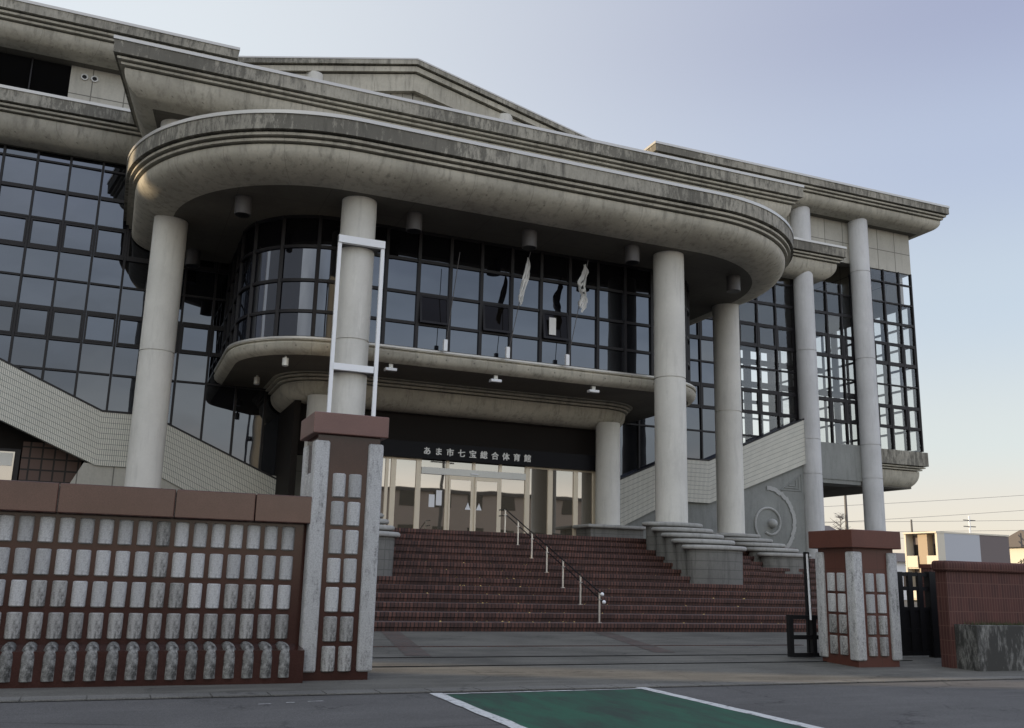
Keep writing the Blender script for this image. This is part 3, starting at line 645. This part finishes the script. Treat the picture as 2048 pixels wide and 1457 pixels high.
for x, z, h in ((9.83, 3.55, .42), (10.08, 3.62, .5)): MB().box(x-.1, x+.1, y-.02, y-.013, z, z+h).build("poster", M_frame, dfo)
wallbox("landing_slab", 3.0, 19.0, 30.43, 33.3, 2.3, 2.58, M_soff)

# ------------------------------------------------------------------ steps, pedestals, handrail
st = thing("entrance_steps", (11, 20.4, .15), "wide flight of dark red brick steps up to the entrance", "steps")
m1 = MB(); m2 = MB(); m3 = MB(); XS = ((-.6, 18.4, 20.4), (18.4, 23.0, 22.4)); s1 = MB()
for x0, x1, v0 in XS:
    for k in range(13):
        yy = v0 + .5*k; za = .15 + .19*k; zb = za + .19; ye = yy + .5 if k < 12 else 30.45
        n_ = .10
        m1.face([(x0, yy, za if k else .05), (x1, yy, za if k else .05), (x1, yy, zb-n_), (x0, yy, zb-n_)], [(x0, .0), (x1, 0), (x1, .185), (x0, .185)])
        m2.face([(x0, yy-.035, zb-n_), (x1, yy-.035, zb-n_), (x1, yy-.035, zb-.012), (x0, yy-.035, zb-.012)], [(x0, .05), (x1, .05), (x1, .16), (x0, .16)])
        m2.face([(x0, yy, zb-n_), (x1, yy, zb-n_), (x1, yy-.035, zb-n_), (x0, yy-.035, zb-n_)])
        m2.face([(x0, yy-.035, zb-.012), (x1, yy-.035, zb-.012), (x1, yy-.023, zb), (x0, yy-.023, zb)], [(x0, .16), (x1, .16), (x1, .17), (x0, .17)])
        m3.face([(x0, yy-.023, zb), (x1, yy-.023, zb), (x1, ye, zb), (x0, ye, zb)])
def flank(v0): return [(v0, .1)] + [(v0 + .5*(k//2 + (0 if k % 2 == 0 else 1)), .15 + .19*(k//2 + 1)) for k in range(25)] + [(30.45, 2.62), (30.45, .1)]
for v0, xa, xb in ((20.4, 18.30, 18.402), (22.4, 22.9, 23.002), (20.4, -.602, -.5)):
    MB().prism_yz([(y_ + .004, z_ - .012 if z_ > .11 else z_) for y_, z_ in flank(v0)], xa, xb).build("flank_wall", M_brick, st, fixn=True)
m1.build("risers", M_brick, st); m2.build("nosings", M_tread, st); m3.build("treads", M_tread2, st)

def pedestal(cx, cy, fronts, lab, zt0=3.1, dz=.185, v0=20.4):
    t = thing("stone_pedestal", (cx, cy, zt0), lab, "pedestal", "tiered stone pedestals of the columns")
    for k, v in enumerate(fronts):
        zt = zt0 - dz*k; rx_, ry_ = 1.0, .56
        lo_ = .15 + .19*max(0, min(13, math.floor((v - ry_ - v0)/.5) + 1)) - .05
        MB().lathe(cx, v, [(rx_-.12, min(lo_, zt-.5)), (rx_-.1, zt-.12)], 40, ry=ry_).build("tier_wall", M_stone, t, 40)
        n = [(rx_-.12, zt-.125), (rx_-.02, zt-.125)] + [(rx_-.02 + .06*math.cos(R(a)), zt-.065 + .06*math.sin(R(a))) for a in range(-80, 81, 20)] + [(rx_-.02, zt-.005), (.01, zt-.004)]
        MB().lathe(cx, v, n, 44, ry=ry_).build("tier_nosing", M_nose, t, 50)
    return t
pedestal(16.1, 25.7, [25.66, 25.1, 24.55, 24.0, 23.45], "five-tiered round stone pedestal of the column right of the handrail")
pedestal(5.73, 25.7, [25.66, 25.1, 24.55, 24.0, 23.45], "tiered stone pedestal mostly hidden behind the tall gate pillar")
pedestal(21.25, 29.85, [29.6, 28.9, 28.2, 27.5, 26.85], "stone pedestal stepping down to the right beside the short gate pillar", v0=22.4)
t = thing("stone_pedestal", (16.15, 29.9, 2.62), "low grey stone pedestal right of the entrance doors", "pedestal", "tiered stone pedestals of the columns")
MB().box(15.15, 17.2, 29.3, 30.4, 2.6, 3.06).build("tier_wall", M_stone, t)
MB().bbox(14.98, 17.35, 29.15, 30.42, 3.06, 3.18, .055, 3).build("tier_nosing", M_nose, t, 50)

hr = thing("handrail", (10.9, 20.7, .34), "steel stair handrail with two dark rails down the brick steps", "handrail")
HP = [(20.62, .34), (21.62, .72), (22.62, 1.10), (23.62, 1.48), (24.62, 1.86), (25.62, 2.24), (26.62, 2.62)]
for yy, z in HP:
    p = MB().tube([(10.9, yy, z), (10.9, yy, z+.70)], .026, 10).build("post", M_steel, hr, 50)
    MB().lathe(10.9, yy, [(.06, z), (.06, z+.015)], 16).build("base_plate", M_steel, p)
    MB().box(10.86, 10.94, yy-.03, yy+.03, z+.52, z+.545).build("bracket", M_steel, p)
for dz, nm in ((.70, 1), (.52, 2)):
    MB().tube([(10.9 + (.0 if nm == 1 else .05), 20.5, .34+dz-.04)] + [(10.9 + (.0 if nm == 1 else .05), yy, z+dz) for yy, z in HP] + [(10.9, 27.1, 2.62+dz)], .017, 10).build("rail", M_bronze, hr, 50)
    b = bmesh.new(); bmesh.ops.create_uvsphere(b, u_segments=14, v_segments=8, radius=.045); b.transform(Matrix.Translation((10.9 + (.0 if nm == 1 else .05), 20.48, .34+dz-.045)))
    MB().bm(b).build("end_cap", M_frame, hr, 60)

lv = MB(); rr = random.Random(11)
for k in range(80):
    if k < 40: s = k/40; x = 7.6 + 3.2*(1-s)*.9 + rr.uniform(-.25, .25) + (2.9*s if 0 else 0); kk = rr.randrange(0, 8)
    else: x = rr.uniform(3.5, 17); kk = rr.randrange(0, 7)
    yy = 20.4 + .5*kk + rr.uniform(.05, .42); z = .15 + .19*(kk+1) + .006; a = rr.uniform(0, 6.28); s_ = rr.uniform(.018, .04)
    lv.face([(x + s_*math.cos(a + q)*(1 if i % 2 else .6), yy + s_*math.sin(a + q)*(1 if i % 2 else .6), z + (.02 if i == 0 else 0)) for i, q in enumerate((0, 1.57, 3.14, 4.71))])
tag(lv.build("fallen_leaves", plain("dry_leaf", (.62, .45, .16), .8)), "small dry yellow leaves scattered on the brick steps", "leaves", kind="stuff")

# ------------------------------------------------------------------ fittings under the canopies
def downlight(x, y, lab):
    t = thing("canopy_downlight", (x, y, 11.81), lab, "light", "cylinder lights under the lower canopy")
    MB().lathe(x, y, [(.2, 11.28), (.235, 11.28), (.235, 11.83)], 28).build("housing", M_lampg, t, 40)
    MB().lathe(x, y, [(.2, 11.27), (.001, 11.274)], 24).build("lens", M_black, t); return t
for x, y, l in ((2.62, 26.85, "grey cylinder light under the canopy between the far-left and second columns"), (7.45, 25.9, "grey cylinder light under the canopy just right of the column with the white frame"),
                (11.1, 25.7, "grey cylinder light under the canopy above the first hanging flag"), (14.62, 25.5, "grey cylinder light under the canopy just left of the third column"),
                (19.3, 26.6, "grey cylinder light under the canopy between third and fourth columns"), (1.7, 32.4, "shadowed cylinder light under the canopy behind the far-left column")):
    downlight(x, y, l)
for x, l in ((7.35, "white flat floodlight under the balcony, nearest the white frame"), (10.75, "white flat floodlight under the middle of the balcony"), (14.2, "white flat floodlight under the balcony, nearest the third column")):
    t = thing("floodlight", (x, 27.35, 7.5), l, "light", "floodlights under the balcony")
    MB().bbox(x-.18, x+.18, 27.24, 27.46, 7.30, 7.39, .02).build("housing", M_frame, t); MB().box(x-.06, x+.06, 27.3, 27.4, 7.39, 7.53).build("bracket", M_aluw, t); MB().box(x-.15, x+.15, 27.26, 27.44, 7.288, 7.298).build("lens", M_lampg, t)
for x, y, l in ((4.3, 27.8, "small pale spotlight under the rounded balcony end, nearer the white frame"), (3.95, 31.1, "small pale spotlight under the rounded balcony end, farther back")):
    t = thing("spotlight", (x, y, 7.5), l, "light", "spotlights under the balcony end")
    MB().lathe(x, y, [(.085, 7.22), (.095, 7.23), (.095, 7.45), (.03, 7.47), (.03, 7.53)], 18).build("housing", M_aluw, t, 40); MB().lathe(x, y, [(.08, 7.215), (.001, 7.218)], 16).build("lens", M_frame, t)

def flagpole(bx, by, tx, ty, tz, lab, cloth=None):
    t = thing("flagpole", (bx, by, 7.98), lab, "flagpole", "slanting flagpoles on the balcony")
    MB().bbox(bx-.06, bx+.06, by-.06, by+.06, 7.96, 8.32, .01).build("holder", M_frame, t)
    MB().tube([(bx, by, 8.0), (tx, ty, tz)], .012, 8).build("pole", M_lampg, t, 50); return t
flagpole(10.88, 26.72, 11.36, 26.2, 11.35, "thin white pole carrying the left hanging flag"); flagpole(12.95, 26.75, 13.4, 26.2, 11.4, "thin white pole carrying the right hanging flag")
flagpole(8.85, 26.75, 9.05, 26.3, 11.0, "bare thin white pole without a flag, left of the flags")
def flag(tx, ty, tz, bx, bz, w, lab, dark):
    m = MB(); rr = random.Random(int(tx*10)); n = 30; cols = 11; P_ = []
    prof = [.15, .35, .62, .55, .8, 1.0, .72, .9, .6, .78, .95, .8, .55] if dark else [.2, .3, .55, .7, .85, 1.0, .95, .9, .8, .72, .7, .6, .35]
    for j in range(n+1):
        s = j/n; q = s*(len(prof)-1); i0 = min(int(q), len(prof)-2); ww = w*(prof[i0] + (prof[i0+1]-prof[i0])*(q-i0))
        z = tz - (tz-bz)*s; cx = tx + (bx-tx)*s + (.05*math.sin(s*11) if dark else .07*math.sin(s*4.2 + .6)); P_.append([])
        for k in range(cols):
            u = k/(cols-1) - .5
            P_[-1].append((cx + u*ww, ty + (.07 if dark else .04)*math.sin(k*1.9 + s*5) + .03*math.sin(k*3.1 + s*13), z + .05*math.sin(k*1.3 + s*6)*(1 if dark else .5) + (-.35*u*w*2 if j > n-4 else 0)))
    for j in range(n):
        for k in range(cols-1): m.face([P_[j][k], P_[j+1][k], P_[j+1][k+1], P_[j][k+1]])
    o = MB(); o.v = m.v; o.f = m.f
    t = thing("flag", (tx, ty, tz), lab, "flag", "limp white flags on the balcony poles")
    bm = bmesh.new(); bm.from_mesh(m.build("tmp", M_flag).data); bpy.data.objects.remove(bpy.data.objects["tmp"]); bmesh.ops.remove_doubles(bm, verts=bm.verts, dist=1e-4)
    MB().bm(bm).build("cloth", M_flag, t, 80)
    if dark:
        q = MB()
        for j in (12, 15, 16, 19): q.face([(P_[j][2][0], P_[j][2][1]-.04, P_[j][2][2]), (P_[j+1][2][0]+.02, P_[j+1][2][1]-.04, P_[j+1][2][2]+.03), (P_[j][5][0], P_[j][5][1]-.05, P_[j][5][2]-.02), (P_[j-1][5][0], P_[j-1][5][1]-.05, P_[j-1][5][2])])
        q.build("printed_mark", M_black, t)
flag(11.27, 26.25, 11.15, 11.12, 9.65, .22, "long thin white flag hanging limp, left of the two", False)
flag(13.3, 26.25, 11.2, 13.2, 9.75, .30, "crumpled white flag with dark marks, right of the two", True)

bf = thing("banner_frame", (5.73, 25.05, 5.0), "tall empty white metal banner frame fixed round a column", "banner frame")
for x in (5.11, 6.33): MB().box(x-.05, x+.05, 25.03, 25.12, 3.3, 10.5).build("post", M_frame, bf)
MB().box(5.06, 6.38, 24.99, 25.13, 10.28, 10.49).build("crossbar", M_frame, bf); MB().box(5.14, 6.25, 25.0, 25.12, 6.68, 6.86).build("crossbar", M_frame, bf)
MB().box(5.16, 6.28, 25.13, 25.7, 10.29, 10.33).build("bracket_plate", M_lampg, bf); MB().box(5.16, 6.28, 25.12, 25.6, 6.69, 6.73).build("bracket_plate", M_lampg, bf)

# ------------------------------------------------------------------ gate pillars and boundary walls
def block_mesh(name, w, h, d, m):
    return MB().bbox(-w/2, w/2, -d, .02, 0, h, .022, 2).build(name, m, None, 40)
def put(src, parent, loc, rot=0, m=None):
    c = src.copy(); COL.objects.link(c); c.parent = parent; c.location = Vector(loc) - ORG[parent.name]; c.rotation_euler = (random.uniform(-.008, .008), random.uniform(-.008, .008), rot)
    ORG[c.name] = ORG[parent.name]
    return c
# round-faced terrazzo block: slightly convex front
def tblock(w, h, d, m):
    s = MB(); n = 8; pr = []
    for k in range(n+1):
        u = -w/2 + w*k/n; pr.append((u, -d*(.12 + .88*math.sqrt(max(0, 1 - abs(2*k/n-1)**2.6)))))
    bm = bmesh.new(); ring = []
    for zz, ins in ((0, .012), (.012, 0), (h-.012, 0), (h, .012)):
        ring.append([bm.verts.new((u*(1 - ins/w*2), y_ + ins, zz)) for u, y_ in pr] + [bm.verts.new((w/2, .03, zz)), bm.verts.new((-w/2, .03, zz))])
    for j in range(3):
        for k in range(len(ring[0])):
            q = (k+1) % len(ring[0]); bm.faces.new((ring[j][k], ring[j][q], ring[j+1][q], ring[j+1][k]))
    bm.faces.new(ring[3]); bm.faces.new(ring[0][::-1]); return s.bm(bm).build("block", m, None, 45)
def foot_block(w, m):     # elbow: a half-round bar leaves the wall level, bends and drops over the plinth
    path = [(.03, .425), (-.20, .425), (-.245, .418), (-.28, .40), (-.305, .37), (-.318, .33), (-.32, .2), (-.32, .085)]; bm = bmesh.new(); rows = []
    for j, (y_, z) in enumerate(path):
        a, b_ = path[max(0, j-1)], path[min(len(path)-1, j+1)]; t = Vector((b_[0]-a[0], b_[1]-a[1])).normalized(); n_ = Vector((t.y, -t.x))
        if n_.y < -.1: n_ = -n_
        if j > 5: n_ = Vector((-1, 0))
        row = []
        for k in range(11):
            th = math.pi*k/10; u = -w/2*math.cos(th); d = -.05 + .105*math.sin(th)**.8; row.append(bm.verts.new((u, y_ + n_.x*d, z + n_.y*d)))
        row += [bm.verts.new((w/2, y_ - n_.x*.09, z - n_.y*.09)), bm.verts.new((-w/2, y_ - n_.x*.09, z - n_.y*.09))]; rows.append(row)
    for a, b_ in zip(rows, rows[1:]):
        for k in range(13): bm.faces.new((a[k], b_[k], b_[(k+1) % 13], a[(k+1) % 13]))
    bm.faces.new(rows[-1]); bmesh.ops.recalc_face_normals(bm, faces=bm.faces); return MB().bm(bm).build("block", m, None, 40)
TB = {k: tblock(.158, .295, .055, m) for k, m in (('a', M_ter), ('b', M_ter2))}
TP = {k: tblock(.168, .305, .055, m) for k, m in (('a', M_ter), ('b', M_ter2))}
FB = foot_block(.150, M_ter3)
proto = [*TB.values(), *TP.values(), FB]

bw_ = thing("boundary_wall", (0, 12.5, 0), "low brown granite wall with rows of pale terrazzo blocks, left of the gate", "wall")
MB().box(-5.3, 2.36, 12.42, 12.72, -.02, 1.93).build("wall_body", M_granite, bw_)
for a, b in ((-5.3, -2.14), (-2.13, -.56), (-.55, .72), (.73, 1.66), (1.67, 2.36)): MB().bbox(a, b, 12.22, 12.86, 1.915, 2.255, .012, 2).build("coping", M_gcop, bw_)
MB().prism_yz([(12.05, -.02), (12.42, -.02), (12.42, .445), (12.05, .395)], -5.3, 2.36).build("plinth", M_granite, bw_, fixn=True)
far = MB()
for k in range(34):
    u = 2.125 - .213*k
    for j, (z, kind) in enumerate(((1.58, 'a'), (1.215, 'a'), (.86, 'a' if random.random() < .5 else 'b'), (.505, 'b'))):
        src = TB['b' if (k == 7 or (kind == 'b')) else 'a']
        if k < 20: put(src, bw_, (u, 12.42, z))
        else: far.v, far.f = far.v + [(w.co.x + u, w.co.y + 12.42, w.co.z + z) for w in src.data.vertices], far.f + [tuple(len(far.v) + q for q in p.vertices) for p in src.data.polygons]
    if k < 20: put(FB, bw_, (u, 12.38, .0))
    else: far.v, far.f = far.v + [(w.co.x + u, w.co.y + 12.38, w.co.z) for w in FB.data.vertices], far.f + [tuple(len(far.v) + q for q in p.vertices) for p in FB.data.polygons]
tag(far.build("block_rows", M_ter2, bw_, 40), kind="stuff")

def pillar(name, x0, x1, y0, y1, ztop, capz, capo, rows, z0, pitch, bh, mshaft, mcap, lab, cols, tb, side_cols, strips_z, base=0.0):
    t = thing(name, ((x0+x1)/2, (y0+y1)/2, 0), lab, "gate pillar", None)
    MB().box(x0, x1, y0, y1, -.03, ztop).build("shaft", mshaft, t)
    MB().bbox(x0-capo, x1+capo, y0-capo, y1+capo+.02, ztop-.002, capz, .012, 2).build("cap", mcap, t)
    for (cx, cy) in ((x0+.055, y0+.055), (x1-.055, y0+.055), (x0+.055, y1-.055)):
        MB().bbox(cx-.10, cx+.10, cy-.10, cy+.10, strips_z[0], strips_z[1], .028, 2).build("corner_strip", M_tstrip, t, 50)
    for r_ in range(rows):
        z = z0 + pitch*r_
        for c in cols: put(tb['b' if r_ < 2 else 'a'], t, (c, y0, z))
        for c in side_cols: put(tb['b' if r_ < 2 else 'a'], t, (x0, c, z), R(-90))
    return t
pillar("gate_pillar", 2.39, 3.21, 12.26, 13.0, 3.07, 3.345, .085, 7, .125, .357, .305, M_granite, M_gcap, "tall brown gate pillar with seven rows of terrazzo blocks, left of the gate", (2.695, 2.905), TP, (12.52, 12.74), (.12, 2.985))
pillar("gate_pillar", 11.5, 12.36, 12.76, 13.62, 1.945, 2.24, .10, 4, .20, .342, .30, M_brownp, M_gcapr, "short red-brown gate pillar with four rows of terrazzo blocks, right of the gate", (11.81, 12.05), TP, (13.07, 13.31), (.13, 1.88))
for p in proto: bpy.data.objects.remove(p)

sgt = thing("sliding_gate", (11.5, 14.1, .08), "end of a black metal sliding gate beside the short pillar", "gate")
m = MB()
for x in (11.22, 11.72, 12.6): m.box(x-.045, x+.045, 14.06, 14.14, .09, .80)
for z in (.12, .42, .76): m.box(11.265, 12.55, 14.07, 14.13, z-.035, z+.035)
m.build("gate_frame", M_black, sgt)
m = MB().box(11.70, 11.79, 14.2, 14.26, .08, 1.9).build("post", M_black, sgt)
t = MB().tube([(11.58, 13.98, .72), (11.555, 13.98, 1.86)], .018, 8).build("marker_pole", M_frame); tag(t, "thin white upright pole standing against the sliding gate", "pole")
gt = thing("side_gate", (13.9, 14, .07), "black metal side gate with three columns of slots, right of the short pillar", "gate")
m = MB()
xs = [13.5, 13.68, 13.92, 14.16, 14.42]
for a in xs: m.box(a-.055, a+.055, 13.97, 14.03, .1, 1.6)
for z in (.14, .55, .93, 1.30, 1.56): m.box(13.5, 14.42, 13.975, 14.025, z-.035, z+.035)
m.box(13.5, 14.42, 13.99, 14.01, .1, .9); m.build("gate_frame", M_black, gt)
MB().box(14.35, 14.5, 13.93, 14.07, .05, 1.62).build("gate_post", M_black, gt)

bk = thing("brick_wall", (16, 12.5, 0), "red brick wall with soldier-brick coping behind a planter at right", "wall")
MB().box(13.2, 24, 12.44, 12.68, -.02, 1.60).build("wall_body", M_wbrick, bk); MB().bbox(13.14, 24, 12.38, 12.72, 1.60, 1.78, .05, 3).build("coping", M_wbrick, bk, 40)
w2 = thing("brick_wall", (17, 15.2, 0), "low dark brick wall seen in the gap beside the side gate", "wall")
MB().box(15.7, 20, 15.2, 15.45, .05, 1.72).build("wall_body", M_wbrick, w2); MB().box(15.68, 20, 15.17, 15.48, 1.72, 1.80).build("coping", M_gcapr, w2)
pl = thing("planter", (16, 12.1, 0), "stained concrete planter box with weeds in front of the brick wall", "planter")
M_plc = worn_paint('planter_concrete', (.040, .040, .036), (.30, .30, .28), .50, .66, 2.6, (2.6, 2.6, .8))
MB().bbox(13.28, 24, 11.98, 12.10, -.03, .74, .015).build("planter_wall", M_plc, pl); MB().box(13.29, 13.41, 12.10, 12.44, -.03, .735).build("planter_wall", M_plc, pl)
MB().box(13.41, 24, 12.10, 12.44, -.02, .69).build("soil", M_ground, pl)
gr = MB(); rr = random.Random(5)
for k in range(900):
    x = rr.uniform(13.42, 17); y = rr.uniform(12.02, 12.4); h = rr.uniform(.02, .09); a = rr.uniform(0, 6.28); dx, dy = math.cos(a)*.012, math.sin(a)*.012
    gr.face([(x-dx, y-dy, .70), (x+dx, y+dy, .70), (x + rr.uniform(-.03, .03), y + rr.uniform(-.03, .03), .72+h)])
tag(gr.build("weeds", plain("dry_weeds", (.06, .065, .03), .9)), "short dark weeds along the top of the concrete planter", "weeds", kind="stuff")

# ------------------------------------------------------------------ background
M_cream = plain("cream_render", (.60, .56, .47), .8); M_grey = plain("pale_grey_siding", (.42, .44, .48), .7); M_brn = plain("brown_siding", (.15, .125, .125), .7); M_roof = plain("roof_tile", (.10, .09, .09), .7)
ap = thing("apartment_block", (70, 66, 0), "small cream and grey apartment block beyond the side gate, with balconies", "apartment block")
X, Y, H = 68.8, 65.6, 6.25
MB().box(X+.9, X+5.2, Y, Y+3.9, .1, H).build("wall", M_grey, ap); MB().box(X+5.2, X+8.9, Y+.02, Y+3.9, .1, H-.02).build("wall", M_brn, ap)
MB().box(X+.88, X+.93, Y+.1, Y+3.8, .1, H-.1).build("wall", M_brn, ap)
MB().box(X, X+.9, Y, Y+.22, .1, H).build("party_wall", M_cream, ap); MB().box(X, X+.9, Y+3.7, Y+3.9, .1, H).build("party_wall", M_cream, ap); MB().box(X+.2, X+.9, Y+1.35, Y+2.45, .1, H-.05).build("stair_wall", plain("taupe_render", (.36, .29, .21), .8), ap)
MB().box(X-.1, X+8.95, Y-.03, Y+3.93, H, H+.14).build("roof", M_cream, ap)
for ya, yb in ((Y+.22, Y+1.35), (Y+2.45, Y+3.7)):
    for z in (.4, 3.2):
        b = MB().box(X+.02, X+.1, ya, yb, z, z+1.05).build("balcony", M_cream, ap); MB().box(X+.1, X+.88, ya, yb, z-.12, z).build("slab", M_cream, b)
        w = MB().box(X+.82, X+.87, ya+.15, yb-.15, z+.05, z+2.1).build("window", M_glassd, ap)
def house(name, x, y, w, d, h, rise, mw, lab, mr=None):
    t = thing(name, (x, y, 0), lab, "house")
    MB().box(x-w/2, x+w/2, y-d/2, y+d/2, .1, h).build("wall", mw, t)
    MB().prism_yz([(y-d/2-.5, h), (y+d/2+.5, h), (y, h+rise)], x-w/2-.5, x+w/2+.5).build("roof", mr or M_roof, t, fixn=True)
    for k in range(3): MB().box(x-w/2-.03, x-w/2+.0, y-d/2+.6+k*d/3, y-d/2+1.6+k*d/3, h*.35, h*.7).build("window", M_glassd, t)
    for k in range(3): MB().box(x-w/2+.8+k*w/3, x-w/2+2.0+k*w/3, y-d/2-.03, y-d/2, h*.35, h*.7).build("window", M_glassd, t)
house("house", 101, 79, 10, 8, 6.2, 1.9, M_cream, "sunlit cream house with a grey roof at the right edge")
house("house", 82, 100, 8, 10, 6.6, 2.4, M_grey, "dark-roofed house glimpsed behind the short gate pillar's cap")
house("house", 78, 80.5, 4, 5, 4.0, 1.0, M_frame, "low white house beyond the side gate, left of the apartment block")
def pole(x, y, h, lab, m=None, r=.16, arms=True, group="utility poles behind the hall"):
    t = thing("utility_pole", (x, y, .1), lab, "utility pole", group)
    MB().tube([(x, y, .1), (x, y, h)], [r, r*.6], 10).build("pole_shaft", m or M_lampg, t, 50)
    if arms:
        for z in (h-.5, h-1.2): MB().box(x-.9, x+.9, y-.05, y+.05, z-.05, z+.05).build("crossarm", M_lampg, t)
pole(69.7, 78, 12.5, "tall dark utility pole seen between the two outer columns", r=.2, arms=False)
pole(81.4, 81, 8.7, "short utility pole rising just above the apartment block's left side", arms=False)
pole(90, 81, 9.5, "white utility pole rising above the apartment block's grey wall", M_frame, arms=True)
pole(130, 95, 15, "distant utility pole outside the right edge, ending the wires", arms=True)
pole(62, 95, 11, "distant utility pole hidden behind the hall, starting the wires", arms=True)
def wire(p, q, sag, lab):
    pts = []
    for k in range(25):
        s = k/24; v = Vector(p).lerp(Vector(q), s); v.z -= sag*4*s*(1-s); pts.append(v)
    tag(MB().tube(pts, .022, 5).build("power_line", M_wire), lab, "power line", "power lines across the evening sky")
for z0, z1, s, l in ((9.3, 15.7, .25, "highest faint wire sloping up to the right"), (7.3, 13.6, .2, "second wire from the top"), (8.2, 11.6, .15, "third wire from the top"), (7.0, 10.2, .12, "fourth wire from the top"), (6.2, 9.3, .1, "lowest wire just above the apartment roof")):
    wire((62, 95, z0), (130, 95, z1), s, "thin dark power line, " + l)
def bare_tree(x, y, h, lab):
    t = thing("bare_tree", (x, y, .1), lab, "tree"); rr = random.Random(9); mt = M_lampg
    MB().tube([(x, y, .1), (x+.1, y, h*.45), (x, y, h*.95)], [.14, .09, .02], 7).build("trunk", mt, t, 60)
    m = MB()
    for k in range(46):
        z = h*rr.uniform(.42, .95); a = rr.uniform(0, 6.28); l = (h-z)*.5 + .5; p = Vector((x, y, z)); q = p + Vector((math.cos(a)*l*.6, math.sin(a)*l*.6, l*rr.uniform(.2, .6)))
        m.tube([p, q], [.035, .012], 4)
        for j in range(4):
            s = rr.uniform(.4, 1); w = p.lerp(q, s); b = rr.uniform(0, 6.28); m.tube([w, w + Vector((math.cos(b)*.45, math.sin(b)*.45, rr.uniform(0, .4)))], [.014, .006], 3)
    m.build("crown", mt, t)
bare_tree(68.9, 78, 8.8, "bare winter tree seen between the two outer columns")
def shrub(x, y, r, h, lab, n=900):
    t = thing("shrub", (x, y, .1), lab, "shrub"); rr = random.Random(int(x)); m = MB()
    for k in range(n):
        a = rr.uniform(0, 6.28); b = rr.uniform(0, 1.57); q = r*rr.uniform(.5, 1.05); p = Vector((x + q*math.cos(a)*math.cos(b), y + q*math.sin(a)*math.cos(b), .2 + h*math.sin(b)*rr.uniform(.6, 1.05))); s = .14
        d1 = Vector((rr.uniform(-1, 1), rr.uniform(-1, 1), rr.uniform(-1, 1))).normalized()*s; d2 = d1.orthogonal().normalized()*s*.6
        m.face([p-d1, p+d2, p+d1, p-d2])
    m.build("foliage", plain("shrub_leaf", (.05, .055, .025), .8), t)
    MB().tube([(x, y, .1), (x, y, h*.6)], .05, 6).build("trunk", M_lampg, t)
shrub(91.5, 75.5, 2.4, 4.3, "dark clipped shrub at the right edge below the cream house")
# unseen buildings: left blocks added to cut the sun, pink one reflects in doors
def block(x0, x1, y0, y1, h, m, lab, face):
    t = thing("unseen_building", ((x0+x1)/2, (y0+y1)/2, 0), lab, "building", "neighbours outside the picture")
    MB().box(x0, x1, y0, y1, -.02, h).build("wall", m, t); MB().box(x0-.2, x1+.2, y0-.2, y1+.2, h, h+.3).build("roof", M_roof, t)
    if face == 'y':
        for k in range(int((x1-x0)/3)):
            for z in range(1, int(h), 3): MB().box(x0+1+3*k, x0+2.4+3*k, y1, y1+.03, z, z+1.4).build("window", M_glassd, t)
block(-52, -42, -25, 29.6, 38, plain('pale_render', (.78, .77, .72), .8), "tall cream block added left of the forecourt to block the sun, out of the picture", 'x')
block(-52, -42, 34.4, 43.2, 38, M_frame, "narrow grey block added left of the forecourt to leave gaps of sun, out of the picture", 'x')
block(-52, -42, 47.55, 52, 38, M_cream, "narrow cream block level with the hall's left wing, out of the picture", 'x')
block(18, 40, -30, -16, 8.2, plain("pink_render", (.60, .48, .40), .8), "pink low building across the street, out of the picture", 'y')
pole(23, -8, 11, "utility pole across the street, out of the picture", arms=True, group="neighbours outside the picture")
